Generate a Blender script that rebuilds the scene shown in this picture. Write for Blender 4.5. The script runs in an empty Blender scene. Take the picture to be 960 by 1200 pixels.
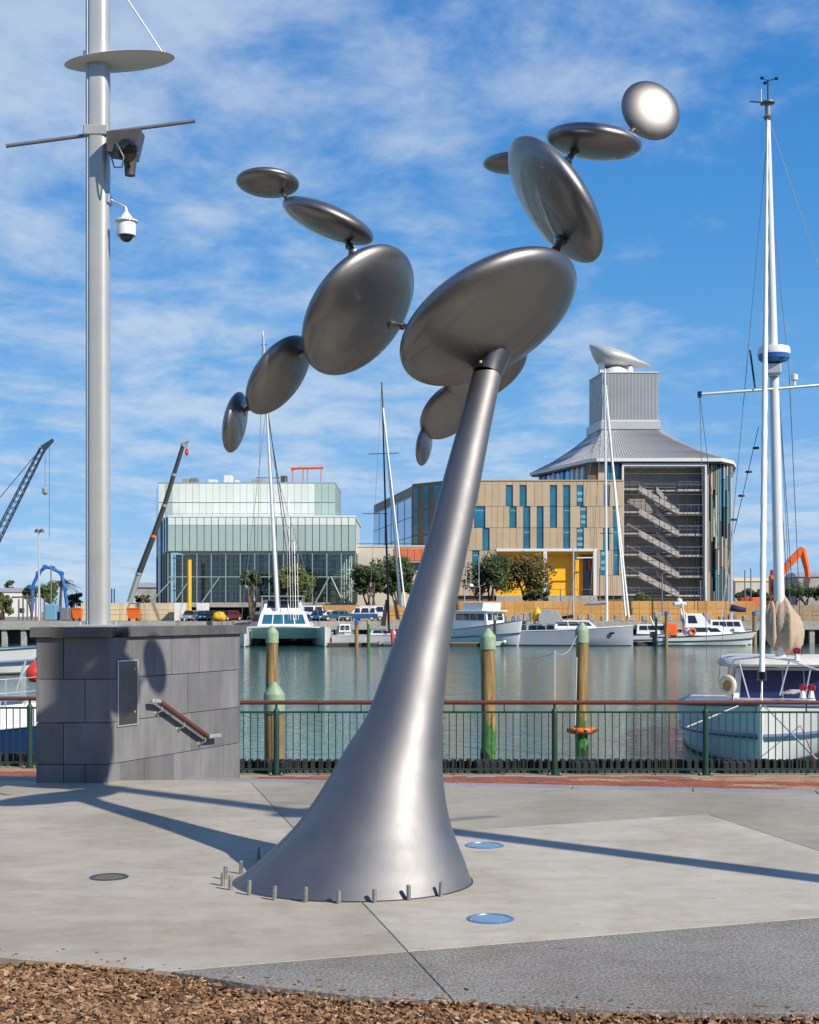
import bpy, math, random
from mathutils import Vector, Matrix, noise as mnoise
R = math.radians
rnd = random.Random(7)
sc = bpy.context.scene
COL = sc.collection
# ------------------------------------------------------------------ camera, sky, sun, exposure
H = 1.75                 # eye height above the plaza
F = 1650.0               # focal length in photo pixels (960 x 1200)
HOR = 717.0              # horizon row of the photo
cam_d = bpy.data.cameras.new('camera'); cam = bpy.data.objects.new('camera', cam_d); COL.objects.link(cam)
cam.location = (0, 0, H); cam.rotation_euler = (R(90), 0, 0)
cam_d.sensor_width = 36; cam_d.lens = F/1200*36; cam_d.shift_y = (HOR-600)/1200
cam_d.clip_start = 0.05; cam_d.clip_end = 20000
sc.camera = cam
sc.render.resolution_x = 819; sc.render.resolution_y = 1024
SUN_EL, SUN_AZ = R(37), R(130)       # azimuth clockwise from +Y
to_sun = Vector((math.sin(SUN_AZ)*math.cos(SUN_EL), math.cos(SUN_AZ)*math.cos(SUN_EL), math.sin(SUN_EL)))
world = bpy.data.worlds.new('World'); sc.world = world; world.use_nodes = True
def build_world():
    nt = world.node_tree; N = nt.nodes; L = nt.links; N.clear()
    out = N.new('ShaderNodeOutputWorld'); bg = N.new('ShaderNodeBackground'); bg.inputs['Strength'].default_value = 0.10
    sky = N.new('ShaderNodeTexSky'); sky.sky_type = 'NISHITA'; sky.sun_disc = False
    sky.sun_elevation = SUN_EL; sky.sun_rotation = SUN_AZ; sky.altitude = 0; sky.air_density = 1.0; sky.dust_density = 0.0; sky.ozone_density = 6.0
    tc = N.new('ShaderNodeTexCoord'); sp = N.new('ShaderNodeSeparateXYZ'); L.new(tc.outputs['Generated'], sp.inputs[0])
    def m(op, a, b=None, clamp=False):
        n = N.new('ShaderNodeMath'); n.operation = op; n.use_clamp = clamp
        for i, v in enumerate((a, b)):
            if v is None: continue
            if isinstance(v, (int, float)): n.inputs[i].default_value = v
            else: L.new(v, n.inputs[i])
        return n.outputs[0]
    zc = m('ADD', m('MAXIMUM', sp.outputs['Z'], 0.0), 0.10)
    cx = m('DIVIDE', sp.outputs['X'], zc); cy = m('DIVIDE', sp.outputs['Y'], zc)
    cmb = N.new('ShaderNodeCombineXYZ'); L.new(cx, cmb.inputs[0]); L.new(cy, cmb.inputs[1]); cmb.inputs[2].default_value = 0.0
    def noise(scale, loc, det, rough, stretch=(1, 1, 1), dist=0.0, rot=0.0):
        mp = N.new('ShaderNodeMapping'); mp.inputs['Location'].default_value = loc; mp.inputs['Scale'].default_value = stretch
        mp.inputs['Rotation'].default_value = (0, 0, rot)
        L.new(cmb.outputs[0], mp.inputs[0])
        n = N.new('ShaderNodeTexNoise'); n.inputs['Scale'].default_value = scale; n.inputs['Detail'].default_value = det
        n.inputs['Roughness'].default_value = rough; n.inputs['Distortion'].default_value = dist
        L.new(mp.outputs[0], n.inputs['Vector']); return n.outputs[0]
    big = noise(0.42, SKY_OFF, 3, 0.5)
    mid = noise(2.9, (3.1, 1.7, 0), 8, 0.62, (1, 0.8, 1), 0.25, 0.5)
    fine = noise(9.0, (1.2, 7.7, 0), 5, 0.6, (1, 0.7, 1), 0.2, 0.7)
    mixv = m('ADD', m('ADD', m('MULTIPLY', big, 1.2), m('MULTIPLY', mid, 0.95)), m('MULTIPLY', fine, 0.22))
    rp = N.new('ShaderNodeMapRange'); rp.interpolation_type = 'SMOOTHSTEP'
    rp.inputs['From Min'].default_value = 1.06; rp.inputs['From Max'].default_value = 1.47
    rp.inputs['To Min'].default_value = 0.0; rp.inputs['To Max'].default_value = 0.66
    L.new(mixv, rp.inputs['Value'])
    mx = N.new('ShaderNodeMix'); mx.data_type = 'RGBA'
    L.new(rp.outputs[0], mx.inputs['Factor'])
    hs = N.new('ShaderNodeHueSaturation'); hs.inputs['Saturation'].default_value = 1.12; hs.inputs['Value'].default_value = 1.0
    L.new(sky.outputs[0], hs.inputs['Color'])
    # clear maritime air: pale blue at the horizon, deep blue overhead, the same all round
    rz = N.new('ShaderNodeValToRGB'); L.new(sp.outputs['Z'], rz.inputs[0]); el = rz.color_ramp.elements
    stops = [(0.0, (.223, .41, .66)), (.06, (.19, .375, .64)), (.13, (.125, .32, .60)), (.245, (.062, .245, .555)), (.40, (.022, .165, .48)), (1.0, (.010, .08, .33))]
    el[0].position, el[0].color = stops[0][0], (*stops[0][1], 1); el[1].position, el[1].color = stops[-1][0], (*stops[-1][1], 1)
    for p_, c_ in stops[1:-1]:
        e_ = el.new(p_); e_.color = (*c_, 1)
    sc10 = N.new('ShaderNodeVectorMath'); sc10.operation = 'SCALE'; sc10.inputs['Scale'].default_value = 10.0; L.new(rz.outputs[0], sc10.inputs[0])
    air = N.new('ShaderNodeMix'); air.data_type = 'RGBA'; air.inputs['Factor'].default_value = .86
    L.new(hs.outputs[0], air.inputs['A']); L.new(sc10.outputs[0], air.inputs['B'])
    L.new(air.outputs['Result'], mx.inputs['A']); mx.inputs['B'].default_value = (5.2, 5.9, 6.6, 1)
    L.new(mx.outputs['Result'], bg.inputs['Color']); L.new(bg.outputs[0], out.inputs['Surface'])
SKY_OFF = (4.4, 5.5, 0)
build_world()
sun_d = bpy.data.lights.new('sun', 'SUN'); sun = bpy.data.objects.new('sun', sun_d); COL.objects.link(sun)
sun_d.energy = 4.8; sun_d.angle = R(0.55); sun_d.color = (1.0, 0.90, 0.77)
sun.rotation_euler = to_sun.to_track_quat('Z', 'Y').to_euler(); sun.location = (20, -20, 40)
vs = sc.view_settings; vs.view_transform = 'Standard'; vs.look = 'None'; vs.gamma = 1; vs.exposure = 0.38; vs.use_curve_mapping = False
try:
    sc.cycles.max_bounces = 8; sc.cycles.transparent_max_bounces = 12; sc.cycles.caustics_reflective = False; sc.cycles.caustics_refractive = False
except Exception: pass

# ------------------------------------------------------------------ helpers
def at(px, py, Y): return Vector(((px-480)/F*Y, Y, H+(HOR-py)/F*Y))      # a place at distance Y
def gp(px, py, z=0.0):                                                    # a place on the level z
    Y = (H-z)*F/(py-HOR); return Vector(((px-480)/F*Y, Y, z))
ORG = {}
def _vec(v): return Vector(v)
def thing(name, label, cat, loc=(0, 0, 0), rotz=0.0, group=None, local=False, scale=1.0):
    o = bpy.data.objects.new(name, None); COL.objects.link(o); o.empty_display_size = 0.2
    o.location = loc; o.rotation_euler = (0, 0, rotz); o.scale = (scale,)*3
    o['label'] = label; o['category'] = cat
    if group: o['group'] = group
    ORG[o.name] = Vector((0, 0, 0)) if local else Vector(loc)
    return o
def tag(o, label, cat, group=None):
    o['label'] = label; o['category'] = cat
    if group: o['group'] = group
    return o
def struct(o, kind='structure'): o['kind'] = kind; return o
class MB:
    def __init__(s): s.v = []; s.f = []
    def add(s, vs, fs):
        b = len(s.v); s.v += [tuple(v) for v in vs]; s.f += [tuple(i+b for i in f) for f in fs]; return s
    def box(s, x0, x1, y0, y1, z0, z1):
        return s.add([(x0,y0,z0),(x1,y0,z0),(x1,y1,z0),(x0,y1,z0),(x0,y0,z1),(x1,y0,z1),(x1,y1,z1),(x0,y1,z1)],
                     [(3,2,1,0),(4,5,6,7),(0,1,5,4),(1,2,6,5),(2,3,7,6),(3,0,4,7)])
    def obox(s, p, ux, uy, uz, c=0.0):
        """box from corner p with three edge vectors; c = chamfer of the edges"""
        p, ux, uy, uz = map(Vector, (p, ux, uy, uz))
        if c <= 0:
            q = [p, p+ux, p+ux+uy, p+uy]; q += [a+uz for a in q]
            return s.add(q, [(3,2,1,0),(4,5,6,7),(0,1,5,4),(1,2,6,5),(2,3,7,6),(3,0,4,7)])
        nx, ny, nz = ux.normalized()*c, uy.normalized()*c, uz.normalized()*c
        vs = []; idx = {}
        for i in (0, 1):
            for j in (0, 1):
                for k in (0, 1):
                    base = p+ux*i+uy*j+uz*k
                    dx, dy, dz = nx*(1-2*i), ny*(1-2*j), nz*(1-2*k)
                    idx[(i,j,k,'x')] = len(vs); vs.append(base+dy+dz)
                    idx[(i,j,k,'y')] = len(vs); vs.append(base+dx+dz)
                    idx[(i,j,k,'z')] = len(vs); vs.append(base+dx+dy)
        fs = []
        g = lambda *a: idx[a]
        for i in (0, 1):
            q = [g(i,0,0,'x'), g(i,1,0,'x'), g(i,1,1,'x'), g(i,0,1,'x')]; fs.append(q if i else q[::-1])
            q = [g(0,i,0,'y'), g(0,i,1,'y'), g(1,i,1,'y'), g(1,i,0,'y')]; fs.append(q if i else q[::-1])
            q = [g(0,0,i,'z'), g(1,0,i,'z'), g(1,1,i,'z'), g(0,1,i,'z')]; fs.append(q if i else q[::-1])
        for i in (0, 1):
            for j in (0, 1):
                fs.append([g(i,j,0,'x'), g(i,j,0,'y'), g(i,j,1,'y'), g(i,j,1,'x')] if i != j else [g(i,j,0,'y'), g(i,j,0,'x'), g(i,j,1,'x'), g(i,j,1,'y')])
                fs.append([g(i,0,j,'z'), g(i,0,j,'x'), g(i,1,j,'x'), g(i,1,j,'z')] if i == j else [g(i,0,j,'x'), g(i,0,j,'z'), g(i,1,j,'z'), g(i,1,j,'x')])
                fs.append([g(0,i,j,'y'), g(0,i,j,'z'), g(1,i,j,'z'), g(1,i,j,'y')] if i == j else [g(0,i,j,'z'), g(0,i,j,'y'), g(1,i,j,'y'), g(1,i,j,'z')])
                for k in (0, 1):
                    t = [g(i,j,k,'x'), g(i,j,k,'y'), g(i,j,k,'z')]; fs.append(t if (i+j+k) % 2 else t[::-1])
        return s.add(vs, fs)
    def cbox(s, x0, x1, y0, y1, z0, z1, c=0.01):
        return s.obox((x0,y0,z0), (x1-x0,0,0), (0,y1-y0,0), (0,0,z1-z0), c)
    def prism(s, poly, z0, z1, c=0.0):
        n = len(poly)
        if c <= 0:
            vs = [(p[0],p[1],z0) for p in poly]+[(p[0],p[1],z1) for p in poly]
            return s.add(vs, [tuple(range(n))[::-1], tuple(range(n, 2*n))]+[(i,(i+1)%n,(i+1)%n+n,i+n) for i in range(n)])
        q = inset(poly, c)
        vs = [(p[0],p[1],z0) for p in poly]+[(p[0],p[1],z1-c) for p in poly]+[(p[0],p[1],z1) for p in q]
        return s.add(vs, [tuple(range(n))[::-1], tuple(range(2*n, 3*n))]+[(i,(i+1)%n,(i+1)%n+n,i+n) for i in range(n)]+[(i+n,(i+1)%n+n,(i+1)%n+2*n,i+2*n) for i in range(n)])
    def tube(s, pts, r, n=8, cap=True):
        pts = [Vector(p) for p in pts]; m = len(pts)
        rs = r if isinstance(r, (list, tuple)) else [r]*m
        t0 = (pts[1]-pts[0]).normalized(); up = Vector((0,0,1)) if abs(t0.z) < .9 else Vector((1,0,0))
        a = t0.cross(up).normalized(); vs = []
        for i, p in enumerate(pts):
            t = (pts[min(i+1,m-1)]-pts[max(i-1,0)]).normalized()
            a = (a-t*a.dot(t)).normalized(); b = t.cross(a)
            vs += [p+(a*math.cos(2*math.pi*k/n)+b*math.sin(2*math.pi*k/n))*rs[i] for k in range(n)]
        fs = [(i*n+k, i*n+(k+1)%n, (i+1)*n+(k+1)%n, (i+1)*n+k) for i in range(m-1) for k in range(n)]
        if cap: fs += [tuple(range(n))[::-1], tuple(range((m-1)*n, m*n))]
        return s.add(vs, fs)
    def lathe(s, prof, c=(0,0,0), n=24, axis=None):
        """profile of (radius, height) turned about a vertical axis (or the given axis) through c"""
        c = Vector(c)
        if axis is None: A, B, Z = Vector((1,0,0)), Vector((0,1,0)), Vector((0,0,1))
        else:
            Z = Vector(axis).normalized(); A = Z.orthogonal().normalized(); B = Z.cross(A)
        vs = [c+(A*math.cos(2*math.pi*k/n)+B*math.sin(2*math.pi*k/n))*r+Z*h for r, h in prof for k in range(n)]
        m = len(prof)
        fs = [(i*n+k, i*n+(k+1)%n, (i+1)*n+(k+1)%n, (i+1)*n+k) for i in range(m-1) for k in range(n)]
        if prof[0][0] > 1e-4: fs.append(tuple(range(n))[::-1])
        if prof[-1][0] > 1e-4: fs.append(tuple(range((m-1)*n, m*n)))
        return s.add(vs, fs)
    def loft(s, secs, closed=True, cap=True):
        n = len(secs[0]); m = len(secs); vs = [p for q in secs for p in q]
        kk = n if closed else n-1
        fs = [(i*n+k, i*n+(k+1)%n, (i+1)*n+(k+1)%n, (i+1)*n+k) for i in range(m-1) for k in range(kk)]
        if cap and closed: fs += [tuple(range(n))[::-1], tuple(range((m-1)*n, m*n))]
        return s.add(vs, fs)
    def build(s, name, mat, parent=None, smooth=False, kind=None):
        me = bpy.data.meshes.new(name)
        o0 = ORG.get(parent.name, Vector((0,0,0))) if parent else Vector((0,0,0))
        me.from_pydata([(v[0]-o0.x, v[1]-o0.y, v[2]-o0.z) for v in s.v], [], s.f)
        me.update(); me.materials.append(M[mat] if isinstance(mat, str) else mat)
        if smooth:
            me.polygons.foreach_set('use_smooth', [True]*len(me.polygons))
            if smooth is not True: 
                me.set_sharp_from_angle(angle=R(smooth))
        o = bpy.data.objects.new(name, me); COL.objects.link(o)
        if parent: o.parent = parent
        ORG[o.name] = o0
        if kind: o['kind'] = kind
        return o
def inset(poly, d):
    n = len(poly); A = sum(poly[i][0]*poly[(i+1)%n][1]-poly[(i+1)%n][0]*poly[i][1] for i in range(n)); sg = 1 if A > 0 else -1
    out = []
    for i in range(n):
        p0, p1, p2 = Vector(poly[i-1][:2]), Vector(poly[i][:2]), Vector(poly[(i+1)%n][:2])
        e1, e2 = (p1-p0).normalized(), (p2-p1).normalized()
        n1, n2 = Vector((-e1.y, e1.x))*sg, Vector((-e2.y, e2.x))*sg
        b = n1+n2; k = b.dot(n1)
        out.append(p1+b*(d/max(k, .2)))
    return out
def ccw(poly):
    n = len(poly); A = sum(poly[i][0]*poly[(i+1)%n][1]-poly[(i+1)%n][0]*poly[i][1] for i in range(n))
    return list(poly) if A > 0 else list(poly)[::-1]
def dup(o, parent=None, loc=None, rotz=None, first=True):
    c = o.copy(); COL.objects.link(c); ORG[c.name] = ORG.get(o.name, Vector((0,0,0)))
    if parent: c.parent = parent
    if loc is not None: c.location = loc
    if rotz is not None: c.rotation_euler = (0, 0, rotz)
    for ch in list(o.children): dup(ch, c)
    return c
def place(me_obj, parent, loc, name=None, rotz=None, mat=None, scale=None):
    """another piece that shares the mesh of me_obj (same parent space)"""
    c = me_obj.copy(); COL.objects.link(c); c.parent = parent; c.location = loc
    if rotz is not None: c.rotation_euler = (0, 0, rotz)
    if scale is not None: c.scale = scale
    ORG[c.name] = Vector((0,0,0)); return c

# ------------------------------------------------------------------ materials
M = {}
def mat(name, col, rough=0.5, metal=0.0, var=0.0, vs=4.0, bump=0.0, bs=30.0, coat=0.0, spec=0.5, isl=0.0, coords='Object', aniso=(1,1,1), col2=None, alpha=1.0, trans=0.0, rvar=0.0):
    m = bpy.data.materials.new(name); m.use_nodes = True; nt = m.node_tree; N = nt.nodes; L = nt.links
    b = N['Principled BSDF']; b.inputs['Roughness'].default_value = rough; b.inputs['Metallic'].default_value = metal
    b.inputs['Coat Weight'].default_value = coat; b.inputs['Coat Roughness'].default_value = 0.05
    b.inputs['Specular IOR Level'].default_value = spec; b.inputs['Base Color'].default_value = (*col, 1)
    b.inputs['Alpha'].default_value = alpha; b.inputs['Transmission Weight'].default_value = trans
    M[name] = m
    if var or bump or isl or col2 or rvar:
        tc = N.new('ShaderNodeTexCoord'); mp = N.new('ShaderNodeMapping'); mp.inputs['Scale'].default_value = aniso
        if coords == 'World':
            g = N.new('ShaderNodeNewGeometry'); L.new(g.outputs['Position'], mp.inputs[0])
        else: L.new(tc.outputs['Object'], mp.inputs[0])
        n1 = N.new('ShaderNodeTexNoise'); n1.inputs['Scale'].default_value = vs; n1.inputs['Detail'].default_value = 7; n1.inputs['Roughness'].default_value = .62
        L.new(mp.outputs[0], n1.inputs['Vector'])
        fac = n1.outputs[0]
        r = N.new('ShaderNodeValToRGB')
        c2 = col2 if col2 else tuple(min(1, c*(1+var)) for c in col)
        c1 = tuple(c*(1-var) for c in col)
        r.color_ramp.elements[0].position = .3; r.color_ramp.elements[1].position = .72
        r.color_ramp.elements[0].color = (*c1, 1); r.color_ramp.elements[1].color = (*c2, 1)
        L.new(fac, r.inputs[0]); last = r.outputs[0]
        if isl:
            oi = N.new('ShaderNodeObjectInfo'); gg = N.new('ShaderNodeNewGeometry')
            ad = N.new('ShaderNodeMath'); ad.operation = 'ADD'; L.new(oi.outputs['Random'], ad.inputs[0]); L.new(gg.outputs['Random Per Island'], ad.inputs[1])
            fr = N.new('ShaderNodeMath'); fr.operation = 'FRACT'; L.new(ad.outputs[0], fr.inputs[0])
            mr = N.new('ShaderNodeMapRange'); mr.inputs['To Min'].default_value = 1-isl; mr.inputs['To Max'].default_value = 1+isl; L.new(fr.outputs[0], mr.inputs[0])
            mm = N.new('ShaderNodeVectorMath'); mm.operation = 'SCALE'; L.new(last, mm.inputs[0]); L.new(mr.outputs[0], mm.inputs['Scale']); last = mm.outputs[0]
        L.new(last, b.inputs['Base Color'])
        if rvar:
            rr = N.new('ShaderNodeMapRange'); rr.inputs['To Min'].default_value = max(0.02, rough-rvar); rr.inputs['To Max'].default_value = rough+rvar
            L.new(fac, rr.inputs[0]); L.new(rr.outputs[0], b.inputs['Roughness'])
        if bump:
            n2 = N.new('ShaderNodeTexNoise'); n2.inputs['Scale'].default_value = bs; n2.inputs['Detail'].default_value = 4; L.new(mp.outputs[0], n2.inputs['Vector'])
            bp = N.new('ShaderNodeBump'); bp.inputs['Strength'].default_value = bump; bp.inputs['Distance'].default_value = .02; L.new(n2.outputs[0], bp.inputs['Height']); L.new(bp.outputs[0], b.inputs['Normal'])
    return m
def speckle(name, col, spots, rough=.75, scale=180.0, big=.12, bump=.3, bigs=1.1):
    """concrete or aggregate: cloudy tone, dark and pale grains, faint stains"""
    m = bpy.data.materials.new(name); m.use_nodes = True; nt = m.node_tree; N = nt.nodes; L = nt.links; M[name] = m
    b = N['Principled BSDF']; b.inputs['Roughness'].default_value = rough
    g = N.new('ShaderNodeNewGeometry')
    def nz(s, d=6, ro=.6, st=None):
        n = N.new('ShaderNodeTexNoise'); n.inputs['Scale'].default_value = s; n.inputs['Detail'].default_value = d; n.inputs['Roughness'].default_value = ro
        if st:
            mp = N.new('ShaderNodeMapping'); mp.inputs['Scale'].default_value = st; L.new(g.outputs['Position'], mp.inputs[0]); L.new(mp.outputs[0], n.inputs['Vector'])
        else: L.new(g.outputs['Position'], n.inputs['Vector'])
        return n.outputs[0]
    def ramp(f, a, c1, bb, c2):
        r = N.new('ShaderNodeValToRGB'); r.color_ramp.elements[0].position = a; r.color_ramp.elements[1].position = bb
        r.color_ramp.elements[0].color = (*c1, 1); r.color_ramp.elements[1].color = (*c2, 1); L.new(f, r.inputs[0]); return r.outputs[0]
    def mul(a, c):
        x = N.new('ShaderNodeMix'); x.data_type = 'RGBA'; x.blend_type = 'MULTIPLY'; x.inputs['Factor'].default_value = 1; L.new(a, x.inputs['A']); L.new(c, x.inputs['B']); return x.outputs['Result']
    def g3(v): return (v, v, v)
    c = ramp(nz(bigs), .3, tuple(x*(1-big) for x in col), .7, tuple(min(1, x*(1+big)) for x in col))
    c = mul(c, ramp(nz(4.0, 6, .68, (.9, 1.5, 1)), .36, (.86, .845, .80), .56, (1, 1, 1)))
    c = mul(c, ramp(nz(.6, 5, .6), .38, (.84, .825, .78), .54, (1, 1, 1)))
    c = mul(c, ramp(nz(scale, 2, .7), .5-spots, g3(.62), .5+spots, g3(1.28)))
    c = mul(c, ramp(nz(11.0, 2, .5), .27, (.80, .79, .76), .33, (1, 1, 1)))
    c = mul(c, ramp(nz(2.2, 8, .75), .66, (1, 1, 1), .80, (.80, .78, .74)))
    L.new(c, b.inputs['Base Color'])
    bp = N.new('ShaderNodeBump'); bp.inputs['Strength'].default_value = bump; bp.inputs['Distance'].default_value = .006
    L.new(nz(scale*.6, 4), bp.inputs['Height']); L.new(bp.outputs[0], b.inputs['Normal'])
    return m
speckle('concrete_light', (.46, .435, .37), .24)
speckle('concrete_warm', (.33, .305, .25), .24)
speckle('concrete_left', (.40, .37, .31), .24)
speckle('aggregate', (.235, .225, .205), .075, scale=62, bump=.8)
speckle('kerb_stone', (.27, .28, .30), .2)
speckle('quay_concrete', (.36, .35, .33), .2, scale=6, bigs=.12)
mat('substrate', (.12, .115, .105), .9)
mat('earth', (.07, .055, .04), .95, var=.4, vs=8)
mat('basalt', (.155, .157, .162), .5, var=.24, vs=2.6, isl=.2, bump=.15, bs=60, rvar=.12, aniso=(1.5, 1.5, .45), coords='World')
mat('basalt_cap', (.095, .09, .088), .45, var=.25, vs=4, isl=.15, bump=.15, bs=60)
mat('steel_sat', (.33, .33, .33), .33, 1.0)
mat('hatch_steel', (.15, .14, .135), .42, .85, var=.15, vs=5)
mat('frame_steel', (.62, .62, .61), .4, .7)
mat('bolt_steel', (.36, .35, .33), .42, .8, var=.25, vs=40)
mat('rail_wood', (.12, .035, .02), .35, var=.3, vs=14, aniso=(1, 1, 6), coat=.25)
mat('rail_green', (.012, .045, .032), .4, var=.2, vs=9)
mat('brick_red', (.25, .08, .045), .8, var=.2, vs=3, isl=.22, bump=.3, bs=60)
mat('brick_tan', (.34, .21, .115), .8, var=.2, vs=3, isl=.2, bump=.3, bs=60)
mat('rubber', (.018, .018, .02), .7, var=.3, vs=8)
mat('wharf_timber', (.05, .043, .036), .85, var=.4, vs=6, bump=.4, bs=25)
mat('mast_paint', (.46, .48, .47), .38, .35, var=.06, vs=2, rvar=.06)
mat('sail_white', (.74, .74, .72), .55, var=.05, vs=3)
mat('grey_bar', (.22, .23, .235), .45, .4, var=.15, vs=8)
mat('dark_fixture', (.10, .09, .083), .45, .4, var=.2, vs=10)
mat('white_gloss', (.72, .73, .73), .25, var=.05, vs=1.5, coat=.3)
mat('white_mat', (.68, .68, .66), .55, var=.08, vs=2.5)
mat('black_gloss', (.012, .012, .014), .12, coat=.6)
mat('black_mat', (.02, .02, .022), .7)
mat('wire', (.22, .23, .25), .45, .6)
mat('wire_pale', (.55, .55, .56), .45, .4)
mat('wire_dark', (.035, .037, .045), .5, .3)
mat('rope', (.48, .46, .42), .85, var=.2, vs=40)
mat('rope_red', (.35, .05, .03), .8)
mat('glass_dark', (.012, .018, .03), .06, spec=.7)
mat('glass_navy', (.010, .018, .085), .16, spec=.6, coat=.3)
mat('glass_teal', (.03, .16, .24), .08, .35, spec=.8)
mat('blue_paint', (.02, .12, .42), .35, coat=.4)
mat('orange_paint', (.75, .13, .02), .45, var=.12, vs=2)
mat('red_paint', (.55, .03, .02), .35, coat=.4)
mat('yellow_paint', (.80, .42, .01), .5, var=.06, vs=.5)
mat('buoy_white', (.7, .69, .65), .6, var=.1, vs=9)
# ------------------------------------------------------------------ the near ground
WZ = -2.6                # water level
PZ = -0.55               # brick promenade
FZ = 0.5                 # far quay
def water_mat():
    m = bpy.data.materials.new('water'); m.use_nodes = True; nt = m.node_tree; N = nt.nodes; L = nt.links; M['water'] = m
    b = N['Principled BSDF']; b.inputs['Base Color'].default_value = (.034, .128, .110, 1); b.inputs['Roughness'].default_value = .04; b.inputs['IOR'].default_value = 1.33
    b.inputs['Specular IOR Level'].default_value = .5
    g = N.new('ShaderNodeNewGeometry')
    hs = None
    for s, st, w in ((.9, (1, 1.7, 1), 1.0), (3.4, (1, 1.5, 1), .30), (.16, (1, 1.6, 1), .8)):
        mp = N.new('ShaderNodeMapping'); mp.inputs['Scale'].default_value = st; mp.inputs['Rotation'].default_value = (0, 0, .2*s); L.new(g.outputs['Position'], mp.inputs[0])
        n = N.new('ShaderNodeTexNoise'); n.inputs['Scale'].default_value = s; n.inputs['Detail'].default_value = 3; n.inputs['Roughness'].default_value = .5; n.inputs['Distortion'].default_value = .4
        L.new(mp.outputs[0], n.inputs['Vector'])
        k = N.new('ShaderNodeMath'); k.operation = 'MULTIPLY'; k.inputs[1].default_value = w; L.new(n.outputs[0], k.inputs[0])
        if hs is None: hs = k.outputs[0]
        else:
            a = N.new('ShaderNodeMath'); a.operation = 'ADD'; L.new(hs, a.inputs[0]); L.new(k.outputs[0], a.inputs[1]); hs = a.outputs[0]
    bp = N.new('ShaderNodeBump'); bp.inputs['Strength'].default_value = 1.0; bp.inputs['Distance'].default_value = .038
    L.new(hs, bp.inputs['Height']); L.new(bp.outputs[0], b.inputs['Normal'])
water_mat()
struct(MB().add([(-3000, 20.45, WZ), (3000, 20.45, WZ), (3000, 196, WZ), (-3000, 196, WZ)], [(0, 1, 2, 3)]).build('water', 'water'))
mat('far_ground', (.22, .20, .17), .9, var=.25, vs=.06, coords='World')
struct(MB().box(-4000, 4000, 192.5, 9000, -4, FZ).build('far_ground', 'far_ground'))
struct(MB().box(-400, 400, -400, 14.0, -1.2, -0.18).build('near_ground', 'earth'))

# mulch bed: edge as seen, mound of chips in front of it
edge = [(-9, 9.0), (-4.2, 7.68), (-2.07, 7.13), (-1.60, 6.985), (-1.16, 6.84), (-.75, 6.62), (-.3125, 6.445), (.20, 6.333), (.826, 6.196), (1.78, 6.13), (3.2, 6.10), (9, 6.3)]
def edge_y(x):
    for (a, b) in zip(edge, edge[1:]):
        if a[0] <= x <= b[0]: return a[1]+(b[1]-a[1])*(x-a[0])/(b[0]-a[0])
    return 6.2
Jx = lambda y: -.2252*(y-7.219)
J0 = (.1986, 6.333); J1 = (-.0084, 7.2565); J2 = (-.787, 10.715); J3 = (Jx(14.45), 14.45)
A0 = (-1.164, 6.859); A1 = (14.0, 12.07)
LB1 = (2.58, 12.18); LBR = (3.42, 8.44)
back = [(-14, 15.4), (-4.6, 14.70), (-3.4, 14.58), (-2.4, 14.66), (J3[0], 14.45), (.43, 14.1), (3.92, 13.5), (14, 11.9)]
plaza = struct(MB().prism(ccw([(-14, 8.0), (-4.2, 7.75), (-2.07, 7.2), (-.3, 6.52), (.83, 6.27), (9, 6.35), (14, 7), (14, 11.8), (3.92, 13.4), (.43, 14.0), (-14, 14.5)]), -.6, -.035).build('plaza', 'substrate'))
def slab(poly, m, name='concrete_slab'):
    return MB().prism(inset(ccw(poly), .0025), -.16, 0.0, .003).build(name, m, plaza)
slab([(-14, 10.4), (-9, 9.0), (-4.2, 7.68), (-2.07, 7.13), (-1.60, 6.985), A0, J1, J2, (J3[0], 14.45), (-2.4, 14.66), (-3.4, 14.58), (-4.6, 14.7), (-14, 15.4)], 'concrete_left')
slab([J1, (LBR[0], A0[1]+.344*(LBR[0]+1.164)), LB1, J2], 'concrete_light')
lbr = (LBR[0], A0[1]+.344*(LBR[0]+1.164))
slab([J2, LB1, lbr, A1, (14, 11.9), (3.92, 13.5), (.43, 14.1), (J3[0], 14.45)], 'concrete_warm')
slab([A0, (-.75, 6.62), (-.3125, 6.445), J0, J1], 'aggregate', 'aggregate_slab')
slab([J0, (.826, 6.196), (1.78, 6.13), (3.2, 6.10), (9, 6.3), (14, 8.0), A1, lbr, J1], 'aggregate', 'aggregate_slab')
# granite edging along the top of the steps, stone by stone
bpts = [Vector((x, y, 0)) for x, y in back]
for a, b in zip(bpts, bpts[1:]):
    n = max(1, round((b-a).length/1.2)); d = (b-a)/n; u = Vector((-d.y, d.x, 0)).normalized()*.30
    for i in range(n):
        p = a+d*i+d.normalized()*.004+u*.02
        if -3.8 < (p+d*.5).x < -2.1: continue
        MB().obox((p.x, p.y, -.16), d*(1-.008/d.length), u, (0, 0, .163), .006).build('edging_stone', 'kerb_stone', plaza)
# steps down to the promenade
st = struct(MB().box(-14, 14, 15.0, 15.05, -.7, -.56).build('steps', 'kerb_stone'))
for k in range(3):
    off = .32+.34*k; zt = -.14*(k+1)
    pts = [(x, y+off) for x, y in back]; pts2 = [(x, y+off+.335) for x, y in back]
    MB().prism(ccw(pts+pts2[::-1]), -.7, zt).build('step', 'kerb_stone', st)
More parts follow.
